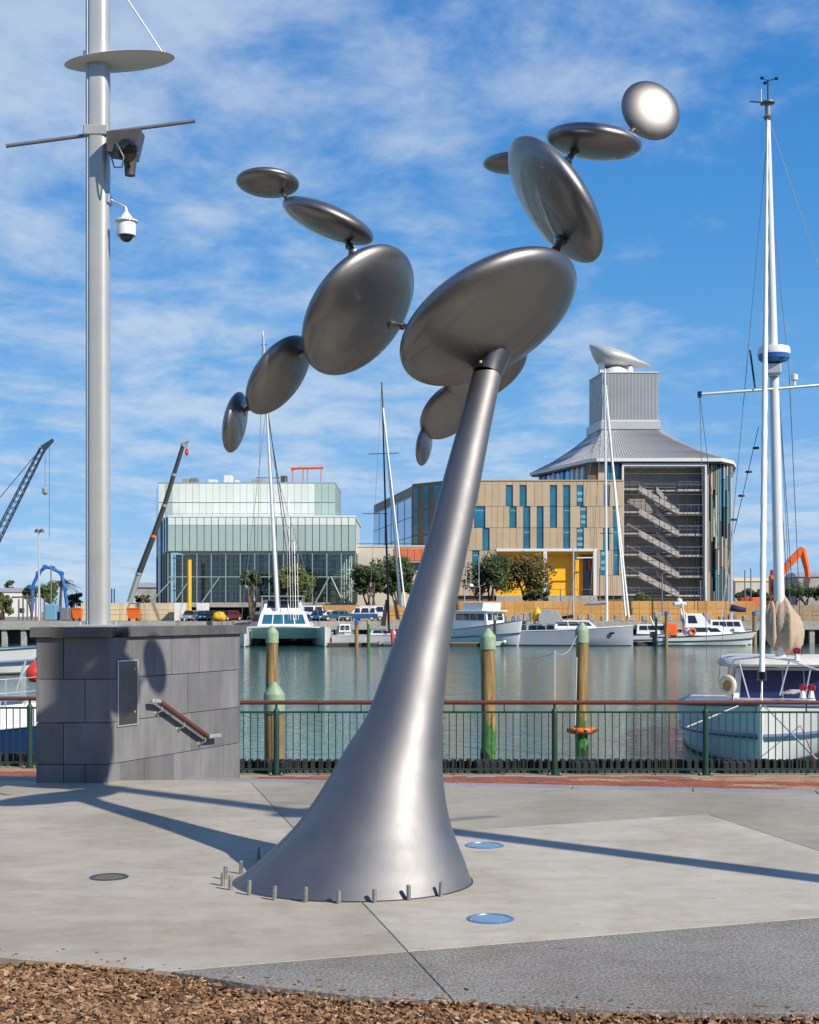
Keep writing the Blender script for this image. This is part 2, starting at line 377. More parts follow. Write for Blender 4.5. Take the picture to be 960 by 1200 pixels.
# promenade with its clay pavers
prom = struct(MB().box(-40, 40, 12.5, 20.35, -1.4, PZ-.03).build('promenade', 'substrate'))
tiles = MB(); tans = MB()
y = 17.2; row = 0
while y < 20.9:
    x = -8.6+(row % 2)*.1
    while x < 6.6:
        yend = 19.62 if x > -3.4 else 20.7
        if y < yend and not (-3.7 < x < -2.4 and y < 16.9):
            t = mnoise.noise(Vector((x*.42+3.1, y*1.7, .4)))+.5*mnoise.noise(Vector((x*1.1, y*2.2, 3.4)))
            (tans if t > .16 else tiles).box(x+.003, x+.197, y+.003, y+.097, PZ-.06, PZ+rnd.uniform(-.002, .002))
        x += .2
    y += .1; row += 1
tiles.build('clay_paver_field', 'brick_red', prom, kind='stuff'); tans.build('pale_paver_field', 'brick_tan', prom, kind='stuff')
MB().box(-3.4, 40, 19.62, 20.35, PZ-.06, PZ-.001).build('edge_strip', 'concrete_warm', prom)
MB().box(-40, -3.41, 20.36, 21.3, -1.4, PZ-.001).build('edge_strip', 'concrete_warm', prom)
# mulch
mb = MB()
xs = [-9+.25*i for i in range(73)]; ys = [3.0, 4.5, 5.2, 5.7, 5.9, 6.05, 6.2, 6.35, 6.5, 6.65, 6.8, 6.95, 7.1]
bed = [[Vector((x, edge_y(x)-(7.1-yy), -.055+.03*mnoise.noise(Vector((x*2, yy*2, 0))))) for x in xs] for yy in ys]
bed_o = struct(mb.loft(bed, closed=False, cap=False).build('mulch_bed', 'earth'))
chips = MB()
for i in range(34000):
    x = rnd.uniform(-2.6, 2.6); dd = abs(rnd.gauss(0, .75)) if i % 3 else rnd.uniform(0, 1.3)
    y = edge_y(x)-dd-.01
    if y < 5.4: continue
    L_, W_, T_ = rnd.uniform(.007, .030)*rnd.uniform(.6, 1.1), rnd.uniform(.004, .012), rnd.uniform(.0015, .005)
    a = rnd.uniform(0, 6.3); tx = rnd.gauss(0, .28); ty = rnd.gauss(0, .3)
    q = Matrix.Rotation(a, 3, 'Z') @ Matrix.Rotation(tx, 3, 'Y') @ Matrix.Rotation(ty, 3, 'X')
    z = -.05+.03*mnoise.noise(Vector((x*2, y*2+.6, 0)))+rnd.uniform(.002, .028)
    if dd < .03: z += .012
    k = rnd.uniform(.35, .9)
    vs_ = [(-L_, -W_*k, -T_), (L_, -W_, -T_), (L_*.8, W_*k, -T_), (-L_*k, W_, -T_), (-L_, -W_*k, T_), (L_, -W_, T_*.6), (L_*.8, W_*k, T_), (-L_*k, W_, T_)]
    chips.add([q @ Vector(v)+Vector((x, y, z)) for v in vs_], [(3,2,1,0),(4,5,6,7),(0,1,5,4),(1,2,6,5),(2,3,7,6),(3,0,4,7)])
for i in range(90):      # strays kicked onto the paving
    x = rnd.uniform(-2.4, 2.2); y = edge_y(x)+abs(rnd.gauss(0, .10))+.01; a = rnd.uniform(0, 6.3); L_, W_ = rnd.uniform(.005, .018), rnd.uniform(.002, .006)
    c_, s_2 = math.cos(a), math.sin(a); q = [(-L_, -W_), (L_, -W_*.6), (L_*.8, W_), (-L_*.7, W_*.8)]
    lo_ = [(x+u*c_-v*s_2, y+u*s_2+v*c_, .0006) for u, v in q]; chips.add(lo_+[(p[0], p[1], .0006+rnd.uniform(.002, .006)) for p in lo_], [(3,2,1,0),(4,5,6,7),(0,1,5,4),(1,2,6,5),(2,3,7,6),(3,0,4,7)])
def chip_mat():
    m = bpy.data.materials.new('bark_chip'); m.use_nodes = True; N = m.node_tree.nodes; L = m.node_tree.links; M['bark_chip'] = m
    b = N['Principled BSDF']; b.inputs['Roughness'].default_value = .85
    g = N.new('ShaderNodeNewGeometry'); r = N.new('ShaderNodeValToRGB'); L.new(g.outputs['Random Per Island'], r.inputs[0])
    cs = [(0, (.035, .02, .012)), (.2, (.11, .055, .025)), (.45, (.20, .105, .045)), (.68, (.27, .14, .06)), (.88, (.30, .19, .11)), (1, (.44, .31, .19))]
    e = r.color_ramp.elements
    e[0].position, e[0].color = cs[0][0], (*cs[0][1], 1); e[1].position, e[1].color = cs[-1][0], (*cs[-1][1], 1)
    for p, c in cs[1:-1]:
        x = e.new(p); x.color = (*c, 1)
    L.new(r.outputs[0], b.inputs['Base Color'])
chip_mat()
co = chips.build('bark_chips', 'bark_chip'); struct(co, 'stuff'); tag(co, 'brown bark chip mulch strewn along the foreground edge', 'mulch')

# ------------------------------------------------------------------ lights set in the paving
mat('lens_sky_reflect', (.20, .32, .46), .28, .3, var=.15, vs=8, coat=.6)  # blue of the mirrored sky is painted into the lens colour
mat('lens_dark', (.03, .03, .03), .25, .5)
mat('rim_sky_reflect', (.16, .26, .40), .4, .5)  # rim colour carries the same painted sky reflection
def ground_light(px, py, w, lens, rim, label):
    c = gp(px, py); r = w/2*c.y/F
    t = thing('ground_light', label, 'ground light', c)
    MB().lathe([(r, -.05), (r, .003), (r-.006, .006), (r-.022, .006), (r-.024, .002)], c, 40).build('rim', rim, t, 30)
    MB().lathe([(r-.024, -.03), (r-.024, .003), (r*.5, .0085), (0.0001, .0105)], c, 40).build('lens', lens, t, 40)
    for k in range(4):
        a = k*math.pi/2+.4; MB().lathe([(.006, 0), (.006, .008), (.0001, .009)], c+Vector((math.cos(a)*(r-.013), math.sin(a)*(r-.013), 0)), 8).build('screw', 'frame_steel', t)
ground_light(575, 1077, 56, 'lens_sky_reflect', 'rim_sky_reflect', 'round glass ground light with a painted blue sky reflection in sunlit concrete near the dark aggregate strip')
ground_light(568, 991, 46, 'lens_sky_reflect', 'rim_sky_reflect', 'round glass ground light with a painted blue sky reflection touched by the long pole shadow behind the sculpture')
gl = gp(128, 1028)
t = thing('ground_grate', 'round dark metal grate in the pale concrete slab left of the sculpture base', 'ground grate', gl)
MB().lathe([(.127, -.05), (.127, .003), (.12, .006), (.105, .006), (.103, -.01)], gl, 36).build('rim', 'hatch_steel', t, 30)
MB().lathe([(.103, -.04), (.103, -.012), (.0001, -.012)], gl, 24).build('well', 'black_mat', t)
for k in range(9):
    x = -.088+k*.022; w = math.sqrt(.104**2-x*x)
    MB().box(gl.x+x-.006, gl.x+x+.006, gl.y-w, gl.y+w, -.01, .004).build('grate_bar', 'hatch_steel', t)

# ------------------------------------------------------------------ the sculpture
def metal_paint(name, col, rough, rr, coat, scale=7.0, bump=.0, metal=1.0):
    m = bpy.data.materials.new(name); m.use_nodes = True; N = m.node_tree.nodes; L = m.node_tree.links; M[name] = m
    b = N['Principled BSDF']; b.inputs['Metallic'].default_value = metal; b.inputs['Coat Weight'].default_value = coat; b.inputs['Coat Roughness'].default_value = .04
    tc = N.new('ShaderNodeTexCoord')
    n = N.new('ShaderNodeTexNoise'); n.inputs['Scale'].default_value = scale; n.inputs['Detail'].default_value = 8; n.inputs['Roughness'].default_value = .65; L.new(tc.outputs['Object'], n.inputs['Vector'])
    n3 = N.new('ShaderNodeTexNoise'); n3.inputs['Scale'].default_value = 1.7; n3.inputs['Detail'].default_value = 3; L.new(tc.outputs['Object'], n3.inputs['Vector'])
    mr = N.new('ShaderNodeMapRange'); mr.inputs['From Min'].default_value = .3; mr.inputs['From Max'].default_value = .7; mr.inputs['To Min'].default_value = rough-rr; mr.inputs['To Max'].default_value = rough+rr
    L.new(n.outputs[0], mr.inputs[0]); L.new(mr.outputs[0], b.inputs['Roughness'])
    r = N.new('ShaderNodeValToRGB'); r.color_ramp.elements[0].position = .32; r.color_ramp.elements[1].position = .66
    r.color_ramp.elements[0].color = (*[c*.9 for c in col], 1); r.color_ramp.elements[1].color = (*[c*1.08 for c in col], 1)
    L.new(n3.outputs[0], r.inputs[0]); L.new(r.outputs[0], b.inputs['Base Color'])
metal_paint('stem_metal', (.222, .224, .23), .585, .05, .12, 4.0)
metal_paint('disc_metal', (.235, .228, .22), .45, .035, .5, 9)
metal_paint('collar_metal', (.16, .155, .15), .38, .04, .1, 9)
S = thing('sculpture', 'tall leaning metal sculpture of linked gunmetal discs on a flared silver stem', 'sculpture', (-.37, 9.15, 0))
LEAN = .27
def stemY(y):
    k = (HOR-y)/F; return (9.15+LEAN*H)/(1-LEAN*k)
prof = [(1033, 275, 553), (1020, 291, 548.5), (1006.7, 306.7, 544), (986.7, 328, 536), (966.7, 347, 529), (940, 367, 523), (906.7, 388, 519.3), (873, 408, 518), (840, 429, 519), (806, 442.5, 522), (760.4, 458.4, 526.7), (714.6, 474.2, 534), (668.7, 489.2, 543), (623, 503, 552.4), (565, 518.3, 563.4), (510, 533.7, 573.6), (455, 549.2, 584.6), (436, 554.3, 588.2)]
secs = []
for (y, xl, xr) in prof:
    Y = stemY(y); z = H+(HOR-y)/F*Y; secs.append([( (xl+xr)/2-480)/F*Y, Y, z, (xr-xl)/2/F*Y])
secs[0][2] = 0.0
def cr(p0, p1, p2, p3, t):
    return [.5*((2*b)+(-a+c)*t+(2*a-5*b+4*c-d)*t*t+(-a+3*b-3*c+d)*t**3) for a, b, c, d in zip(p0, p1, p2, p3)]
fine = []
for i in range(len(secs)-1):
    p = [secs[max(0, i-1)], secs[i], secs[i+1], secs[min(len(secs)-1, i+2)]]
    for k in range(5): fine.append(cr(*p, k/5))
fine.append(secs[-1])
ky = lambda z: .86+.14*min(1, max(0, z)/.7)
rings = [[(c[0]+c[3]*math.cos(2*math.pi*k/96), c[1]+c[3]*ky(c[2])*math.sin(2*math.pi*k/96), c[2]) for k in range(96)] for c in fine]
MB().loft(rings).build('stem', 'stem_metal', S, 60)
b0 = fine[0]
rr_b = lambda k_, z: [(b0[0]+(b0[3]+k_)*math.cos(2*math.pi*k/96), b0[1]+(b0[3]*.86+k_)*math.sin(2*math.pi*k/96), z) for k in range(96)]
MB().loft([rr_b(.010, -.03), rr_b(.010, .003), rr_b(-.012, .006)]).build('base_ring', 'collar_metal', S, 40)
top = secs[-1]; ax = Vector((top[0]-secs[-3][0], top[1]-secs[-3][1], top[2]-secs[-3][2])).normalized()
tp = Vector(top[:3]); r0 = top[3]
for k, (bx_, by_) in enumerate(((261, 1038), (264, 1030.7), (282.7, 1024), (270, 1043), (291.7, 1049), (321.7, 1055), (358, 1057.5), (397, 1059), (439, 1058), (479, 1055), (516.7, 1050.7), (303, 1006))):
    c = gp(bx_, by_); hgt = .083+rnd.uniform(-.008, .008)
    lean = Vector((rnd.gauss(0, .03), rnd.gauss(0, .03), 1))
    MB().lathe([(.0135, -.02), (.0135, hgt), (.010, hgt+.004), (.0001, hgt+.005)], c, 14, lean).build('anchor_bolt', 'bolt_steel', S, 40)
CR = .29
def disc(px, py, a, b, ang, Y, up=-1, name='disc', nv=None, crr=CR):
    c = at(px, py, Y); s = Y/F
    view = (c-Vector((0, 0, H))).normalized()
    ex = Vector((1, 0, 0)); ex = (ex-view*ex.dot(view)).normalized(); ey = -view.cross(ex); 
    if ey.z < 0: ey = -ey
    aa = R(ang); maj = ex*math.cos(aa)+ey*math.sin(aa); mnr = -ex*math.sin(aa)+ey*math.cos(aa)
    if mnr.z < 0: mnr = -mnr
    q = b/a; cos2 = max(0.0, (q*q-crr*crr)/(1-crr*crr)); ct = math.sqrt(min(1, cos2)); sn = math.sqrt(1-min(1, cos2))
    nrm = (-view*ct+mnr*up*sn).normalized()
    if nv is not None: nrm = Vector(nv).normalized()
    ra = a*s
    pr = []
    for i in range(29):
        t = math.pi*i/28
        rr = math.sin(t)**.96; hh = -math.cos(t)
        pr.append((max(ra*rr, .00005), ra*crr*hh))
    o = MB().lathe(pr, c, 72, nrm).build(name, 'disc_metal', S, True)
    return c, nrm, ra
def link(p, q, r1, r2):
    p, q = Vector(p), Vector(q); d = q-p
    ts = [0, .12, .3, .5, .7, .88, 1]; 
    rs = [r1*1.9, r1*1.25, r1, (r1+r2)/2, r2, r2*1.3, r2*1.9]
    MB().tube([p+d*t for t in ts], rs, 20).build('link', 'disc_metal', S, True)
    MB().lathe([(max(r1, r2)*1.15, -.008), (max(r1, r2)*1.25, 0), (max(r1, r2)*1.15, .008)], p+d*.5, 20, d).build('bearing', 'collar_metal', S, 40)
Ya = 10.0
dA = disc(573, 374, 115, 62, 31.6, Ya)
dC = disc(650.5, 235, 84, 37, -54.6, 10.45)
dN = disc(696, 166, 56.5, 21, -6, 10.85)
dH = disc(762.5, 129.5, 37, 35.5, 80, 11.25, nv=(.27, -.93, .17))
dP = disc(603, 191, 37, 13.5, 2, 11.2)
dB = disc(420.8, 364.7, 85, 53, 53.4, 10.62)
dG = disc(384.7, 259.3, 57, 19, -22.5, 10.7)
dF = disc(313.8, 214.3, 37, 17.5, -4, 10.75, up=-1)
dD = disc(326.5, 439.8, 53, 28, 54, 10.8)
dE = disc(275.5, 494.9, 36, 14, 79, 10.9)
dT = disc(570, 432, 54, 32, 33, 10.75)
dL = disc(527, 481, 41, 26, 44, 10.95)
dK = disc(497, 522, 24, 9.5, 82, 11.0)
link(at(645, 305, 10.22), at(657, 282, 10.40), .028, .028)
link(at(664, 190, 10.62), at(673, 178, 10.80), .022, .022)
link(at(734, 161, 11.0), at(743, 151, 11.2), .018, .018)
link(at(622, 186, 11.1), at(645, 182, 10.7), .018, .018)
link(at(459, 381, 10.38), at(484, 383, 10.22), .024, .018)
link(at(404, 279, 10.70), at(415, 298, 10.60), .022, .026)
link(at(330, 226, 10.74), at(341, 238, 10.70), .014, .014)
link(at(345, 420, 10.75), at(368, 405, 10.62), .02, .02)
link(at(285, 484, 10.88), at(296, 474, 10.82), .016, .016)
link(at(560, 420, 10.6), at(548, 402, 10.25), .03, .03)
link(at(540, 464, 10.9), at(548, 452, 10.8), .02, .02)
link(at(501, 508, 10.98), at(508, 500, 10.96), .014, .014)
# collar between stem and hip disc, flaring into the disc
cl = [tp+ax*h for h in (-.012, .012, .05, .10, .15)]
MB().tube(cl, [r0*1.05, r0*1.08, r0*1.14, r0*1.24, r0*1.34], 48).build('collar', 'collar_metal', S, 40)
MB().lathe([(.010, 0), (.010, .010), (.0001, .012)], at(562.5, 427.5, stemY(436))+Vector((0, -r0*1.12, 0)), 12, (0, -1, 0)).build('collar_screw', 'frame_steel', S, 40)

# ------------------------------------------------------------------ the stone plinth with mast
PX = thing('stone_plinth', 'dark grey stone plinth clad in large slabs with a service hatch', 'plinth', (-3.2, 15.5, 0))
Q = [Vector((-3.82, 14.4, 0)), Vector((-3.08, 14.4, 0)), Vector((-2.02, 16.8, 0)), Vector((-3.64, 16.8, 0))]
core = inset(ccw([(q.x, q.y) for q in Q]), .035)
MB().prism(core, PZ-.05, 1.46).build('core', 'black_mat', PX)
ZR = [(-.68, -.245), (-.245, .188), (.188, .615), (.615, 1.06), (1.06, 1.487)]
def clad(a, b, splits):
    d = (b-a); Lg = d.length; u = d/Lg; nin = Vector((-u.y, u.x, 0))
    for (z0, z1), sp_ in zip(ZR, splits):
        cuts = [0]+sp_+[Lg]
        for s0, s1 in zip(cuts, cuts[1:]):
            pr = rnd.uniform(-.0015, .0015)
            MB().obox(a+u*(s0+.003)+nin*pr+Vector((0, 0, z0+.003)), u*(s1-s0-.006), nin*.034, (0, 0, z1-z0-.006), .003).build('stone_slab', 'basalt', PX)
clad(Q[0]+Vector((0, 0, 0)), Q[1], [[.4], [.28, .5], [.28], [.50], [.28]])
clad(Q[1], Q[2], [[.5, 1.1, 1.9], [.22, .64, 1.2, 1.75, 2.25], [.10, 1.55, 2.05], [.10, 1.12, 1.48, 2.2], [.42, .84, 1.16, 1.72]])
clad(Q[2], Q[3], [[.8]]*5)
clad(Q[3], Q[0], [[.8, 1.6]]*5)
capq = inset(ccw([(q.x, q.y) for q in Q]), -.05)
cq = [Vector((p.x, p.y, 0)) for p in capq]
# cap stones: along the front, along the right side, a filling slab on top
def capstones(a, b, cuts, ins=.30):
    u = (b-a).normalized(); nin = Vector((-u.y, u.x, 0)); cuts = [0]+cuts+[(b-a).length]
    for s0, s1 in zip(cuts, cuts[1:]):
        MB().obox(a+u*(s0+.002)+Vector((0, 0, 1.488)), u*(s1-s0-.004), nin*ins, (0, 0, .105), .004).build('cap_stone', 'basalt_cap', PX)
i1 = min(range(4), key=lambda i: (cq[i]-Q[0]).length); o4 = [cq[(i1+k) % 4] for k in range(4)]
capstones(o4[0], o4[1], [])
uu = (o4[2]-o4[1]).normalized()
capstones(o4[1]+uu*.31, o4[2], [.25, .55, .83, 1.22, 1.5, 1.95])
MB().prism(inset(ccw([(q.x, q.y) for q in Q]), .2), 1.47, 1.585).build('cap_infill', 'basalt_cap', PX)
# hatch on the right face
u = (Q[2]-Q[1]).normalized(); nout = Vector((u.y, -u.x, 0))
def face_pt(px, py):
    k = (px-480)/F; s = (k*Q[1].y-Q[1].x)/(u.x-k*u.y); p = Q[1]+u*s
    return s, H+(HOR-py)/F*p.y
s0, zt = face_pt(137, 774); s1, zb = face_pt(161, 849)
hz0, hz1 = zb+.0, zt
MB().obox(Q[1]+u*(s0+.012)+nout*.004+Vector((0, 0, hz0+.012)), u*(s1-s0-.024), nout*.006, (0, 0, hz1-hz0-.024), .002).build('hatch', 'hatch_steel', PX)
for (a0, a1, b0_, b1_) in ((s0, s0+.014, hz0, hz1), (s1-.014, s1, hz0, hz1), (s0+.0145, s1-.0145, hz1-.014, hz1), (s0+.0145, s1-.0145, hz0, hz0+.014)):
    MB().obox(Q[1]+u*a0+nout*.002+Vector((0, 0, b0_)), u*(a1-a0), nout*.014, (0, 0, b1_-b0_), .002).build('hatch_frame', 'frame_steel', PX)
for zz in (hz1-.10, hz0+.14):
    MB().lathe([(.012, 0), (.012, .006), (.0001, .007)], Q[1]+u*(s1-.06)+nout*.010+Vector((0, 0, zz)), 10, nout).build('hatch_lock', 'frame_steel', PX)
# handrail on the right face
def fp(px, py, out):
    s, z = face_pt(px, py); p = Q[1]+u*s+nout*out; p.z = z; return p
HR = thing('handrail', 'short timber handrail on metal brackets sloping down the stone plinth', 'handrail', fp(205, 850, .03))
pts = [fp(169, 821, .09), fp(178, 821.5, .09), fp(236, 863, .09), fp(250, 861.5, .09)]
for a, b, nm, mt in ((pts[0], pts[1], 'rail_end', 'frame_steel'), (pts[1], pts[2], 'rail', 'rail_wood'), (pts[2], pts[3], 'rail_end', 'frame_steel')):
    d = b-a; dn = d.normalized(); upv = nout.cross(dn)
    if upv.z < 0: upv = -upv
    MB().obox(a-nout*.028-upv*.022, d, nout*.056, upv*.044, .008).build(nm, mt, HR)
    if nm == 'rail': MB().obox(a-nout*.01-upv*.034, d, nout*.02, upv*.012, .001).build('rail_plate', 'dark_fixture', HR)
for f in (.06, .5, .94):
    a = pts[1].lerp(pts[2], f)
    MB().tube([a-Vector((0, 0, .03)), a-Vector((0, 0, .075)), a-nout*.05-Vector((0, 0, .10)), a-nout*.088-Vector((0, 0, .10))], .009, 10).build('bracket', 'frame_steel', HR, 50)
    MB().lathe([(.028, 0), (.028, .006), (.0001, .007)], a-nout*.089-Vector((0, 0, .10)), 14, nout).build('bracket_plate', 'frame_steel', HR, 40)
    
def light_mast(base, label, sail_z, rot=0.0, height=12.0):
    """square aluminium mast with a seam, an oval sail plate, its stay and a cross arm (local space)"""
    t = thing('light_mast', label, 'mast', base, rot, None, True)
    r = .125; pro = []
    for k in range(64):
        a = 2*math.pi*k/64; c, s_ = math.cos(a), math.sin(a); e = .62
        q = Vector((math.copysign(abs(c)**e, c), math.copysign(abs(s_)**e, s_)))*r
        g = abs((a-math.radians(238)+math.pi) % (2*math.pi)-math.pi)
        if g < .09: q *= .90
        pro.append(q)
    MB().loft([[(p.x, p.y, z) for p in pro] for z in (0, .02, height*.5, height)]).build('mast_pole', 'mast_paint', t, 35)
    MB().cbox(-.2, .2, -.2, .2, -.004, .022, .004).build('base_plate', 'mast_paint', t)
    for sx in (-.16, .16):
        for sy in (-.16, .16): MB().lathe([(.016, .02), (.016, .05), (.0001, .052)], (sx, sy, 0), 8).build('base_bolt', 'frame_steel', t)
    # sail plate: an oval dish cut by the pole, tipped up a little to the right
    n = 48; vs0 = []; 
    def sail(z, rr):
        return [(rr*.60*math.cos(2*math.pi*k/n)+.235, rr*.30*math.sin(2*math.pi*k/n), sail_z+z+.085*(rr*.60*math.cos(2*math.pi*k/n))) for k in range(n)]
    MB().loft([sail(-.036, .02), sail(-.034, .4), sail(-.026, .75), sail(-.006, .97), sail(0, 1.0), sail(.006, .97), sail(.03, .72), sail(.042, .4), sail(.045, .02)]).build('sail_plate', 'sail_white', t, 35)
    MB().tube([(.72, 0, sail_z+.07), (.16, 0, sail_z+.92)], .009, 8).build('stay_rod', 'wire_pale', t)
    MB().lathe([(.022, -.01), (.022, .05), (.0001, .055)], (.72, 0, sail_z+.05), 10).build('stay_lug', 'frame_steel', t)
    for x in (-.14, .15): MB().cbox(x-.02, x+.02, -.03, .03, sail_z-.02, sail_z+.11, .006).build('sail_bracket', 'sail_white', t)
    MB().tube([(-1.005, .02, sail_z-.915), (1.06, -.02, sail_z-.655)], .021, 14).build('cross_arm', 'grey_bar', t, 50)
    for x in (-1.0, 1.055): MB().lathe([(.024, -.006), (.024, .006)], (x, .02 if x < 0 else -.02, sail_z-.915 if x < 0 else sail_z-.655), 14, (2.06, -.04, .26)).build('arm_cap', 'grey_bar', t, 40)
    MB().cbox(-.135, .135, -.135, .135, sail_z-.84, sail_z-.73, .01).build('arm_clamp', 'mast_paint', t)
    return t
mb_ = at(115, 733, 15.35); mbase = Vector((mb_.x, 15.35, 1.59))
mast = light_mast(mbase, 'pale grey square lighting mast standing on the stone plinth', at(115, 72, 15.35).z-1.59)
tw = light_mast(Vector((6.55, 6.0, 0.0)), 'pale grey lighting mast on the open plaza casting the long shadow', 7.35, .35)
# floodlight with bird spikes hung from the mast
def wp(px, py, dy=0.0): 
    p = at(px, py, 15.35+dy); return p
c = wp(148, 178, -.12)
FL = thing('floodlight', 'dark boxy floodlight with bird spikes under the mast cross arm', 'floodlight', c)
hood = [wp(131, 163, -.05), wp(170, 160, -.05), wp(163, 190, -.05), wp(131, 186, -.05)]
hb = [p+Vector((0, -.26, 0)) for p in hood]
MB().loft([[tuple(p) for p in hood], [tuple(p) for p in hb]]).build('housing', 'dark_fixture', FL)
MB().lathe([(.055, -.16), (.062, -.06), (.075, 0), (.08, .05)], wp(152.5, 196, -.18)+Vector((0, 0, .07)), 20).build('lamp_barrel', 'dark_fixture', FL, 40)
MB().lathe([(.12, -.02), (.12, .03), (.09, .05), (.0001, .06)], wp(150, 176, -.33), 20, (-.3, -1, -.4)).build('reflector', 'black_gloss', FL, 40)
MB().obox(wp(129, 161, -.30), (.13, 0, -.02), (0, .25, 0), (0, 0, -.05), .004).build('mounting_block', 'grey_bar', FL)
MB().tube([wp(130, 162, -.2), wp(138, 170, -.36), wp(145, 184, -.40), wp(143, 196, -.36), wp(134, 196, -.25), wp(131, 186, -.15)], .008, 8).build('cable_loop', 'grey_bar', FL, True)
for k in range(10):
    b_ = wp(133+k*4, 162.5-k*.3, -.06-.05*(k % 2)); MB().tube([b_, b_+Vector((rnd.uniform(-.012, .012), 0, .05))], .0022, 5).build('bird_spike', 'wire', FL)
# dome camera
c = wp(148, 268, -.08)
CC = thing('dome_camera', 'white dome security camera hanging from a bracket on the mast', 'camera', c)
MB().tube([wp(128, 232, -.02), wp(134, 236, -.05), wp(147.5, 243, -.08), wp(148, 250, -.08)], .013, 10).build('bracket_arm', 'frame_steel', CC, 50)
s_ = c.y/F
MB().lathe([(.012, 24*s_), (.018, 20*s_), (6*s_, 15*s_), (8*s_, 11.5*s_), (13.5*s_, 9.5*s_), (13.8*s_, 8*s_), (11*s_, 7.5*s_), (11.3*s_, 6.5*s_), (11.3*s_, -8*s_), (9*s_, -8.6*s_)], c, 32).build('housing', 'white_gloss', CC, 35)
MB().lathe([(9.2*s_, -8*s_), (9.2*s_, -9.4*s_), (8*s_, -9.6*s_), (7*s_, -12*s_), (4*s_, -15*s_), (.0001, -16*s_)], c, 28).build('dome', 'black_gloss', CC, 40)
MB().cbox(wp(127, 0).x-.01, wp(130.5, 0).x, c.y-.02, c.y+.14, wp(0, 240).z, wp(0, 229).z, .006).build('wall_plate', 'frame_steel', CC)

# ------------------------------------------------------------------ railing along the water
def railing(x0, x1, Y, posts, thin, label):
    t = thing('railing', label, 'railing', ((x0+x1)/2, Y, PZ))
    zt, zb_, zr = PZ+.885, PZ+.08, PZ+1.05
    MB().tube([(x0, Y, zr-.028), ((x0+x1)/2, Y, zr-.028), (x1, Y, zr-.028)], .031, 14).build('wood_rail', 'rail_wood', t, 50)
    for z in (zt, zb_):
        MB().box(x0, x1, Y-.006, Y+.006, z-.014, z+.014).build('flat_bar', 'rail_green', t)
    bar = None; x = x0+.06
    while x < x1:
        if not any(abs(x-p) < .055 for p in posts):
            if bar is None:
                bar = MB().box(-.0065, .0065, -.0065, .0065, zb_+.012-PZ, zt-.012-PZ).build('baluster', 'rail_green'); ORG[bar.name] = Vector((0, 0, 0)); bar.parent = t; bar.location = (x-(x0+x1)/2, 0, 0)
            else: place(bar, t, (x-(x0+x1)/2, 0, 0))
        x += .1
    for p in posts:
        MB().lathe([(.042, 0), (.042, .90), (.036, .925), (.03, .93), (.018, .94), (.018, 1.0)], (p, Y, PZ), 18).build('post', 'rail_green', t, 40)
        f = MB().cbox(p-.10, p+.10, Y-.07, Y+.07, PZ-.003, PZ+.014, .004).build('foot_plate', 'rail_green', t)
        for sx in (-.075, .075): MB().lathe([(.012, .012), (.012, .034), (.0001, .036)], (p+sx, Y-.04, PZ), 8).build('foot_bolt', 'frame_steel', t)
    for p in thin:
        MB().box(p-.007, p+.007, Y-.016, Y+.016, zt, zr-.04).build('rail_strut', 'rail_green', t)
        MB().box(p-.007, p+.007, Y-.016, Y+.016, PZ, zb_-.012).build('foot_strut', 'rail_green', t)
    return t
RY = 19.85
X_ = lambda px, Y=RY: (px-480)/F*Y
pr_ = [X_(p) for p in (324, 473, 650, 827, 1004)]
th_ = []
for a, b in zip(pr_, pr_[1:]): th_ += [a+(b-a)/3, a+(b-a)*2/3]
railing(-3.1, 6.9, RY, pr_, th_, 'long green bar railing with red brown timber top rail beside the harbour')
railing(-8.4, -4.2, 20.75, [X_(35, 20.75), X_(-130, 20.75)], [X_(-30, 20.75), X_(-80, 20.75)], 'green bar railing with timber top rail at the left of the stone plinth')
# wharf edge: timber beam carrying rubber fender blocks
W = thing('wharf_edge', 'dark wharf edge beam with a row of rubber fender blocks under the railing', 'wharf edge', (0, 20.3, PZ))
MB().box(-40, 40, 20.36, 20.5, -3.5, PZ-.02).build('wharf_face', 'wharf_timber', W)
MB().box(-3.3, 8, 20.08, 20.30, PZ+.0, PZ+.05).build('edge_beam', 'wharf_timber', W)
MB().box(-3.3, 8, 20.24, 20.34, PZ+.051, PZ+.15).build('backing_beam', 'wharf_timber', W)
MB().box(-9.0, -3.9, 21.0, 21.2, PZ+.0, PZ+.05).build('edge_beam', 'wharf_timber', W)
blk = MB().obox((-.04, -.08, 0), (.08, 0, 0), (0, .16, 0), (0, 0, .14), .012).build('fender_block', 'rubber'); ORG[blk.name] = Vector((0, 0, 0)); blk.parent = W; blk.location = (-2.9, -.11, .052)
x = -2.73
while x < 7.6:
    place(blk, W, (x, -.11+rnd.uniform(-.01, .01), .052-rnd.uniform(0, .01)), rotz=rnd.uniform(-.06, .06)); x += .112
x = -8.6
while x < -4.0:
    place(blk, W, (x, .8, .052)); x += .112
for px in (322, 572, 684, 860):
    MB().cbox(X_(px, 20.2)-.2, X_(px, 20.2)+.2, 20.02, 20.34, PZ-.3, PZ+.17, .02).build('fender_bracket', 'rubber', W)
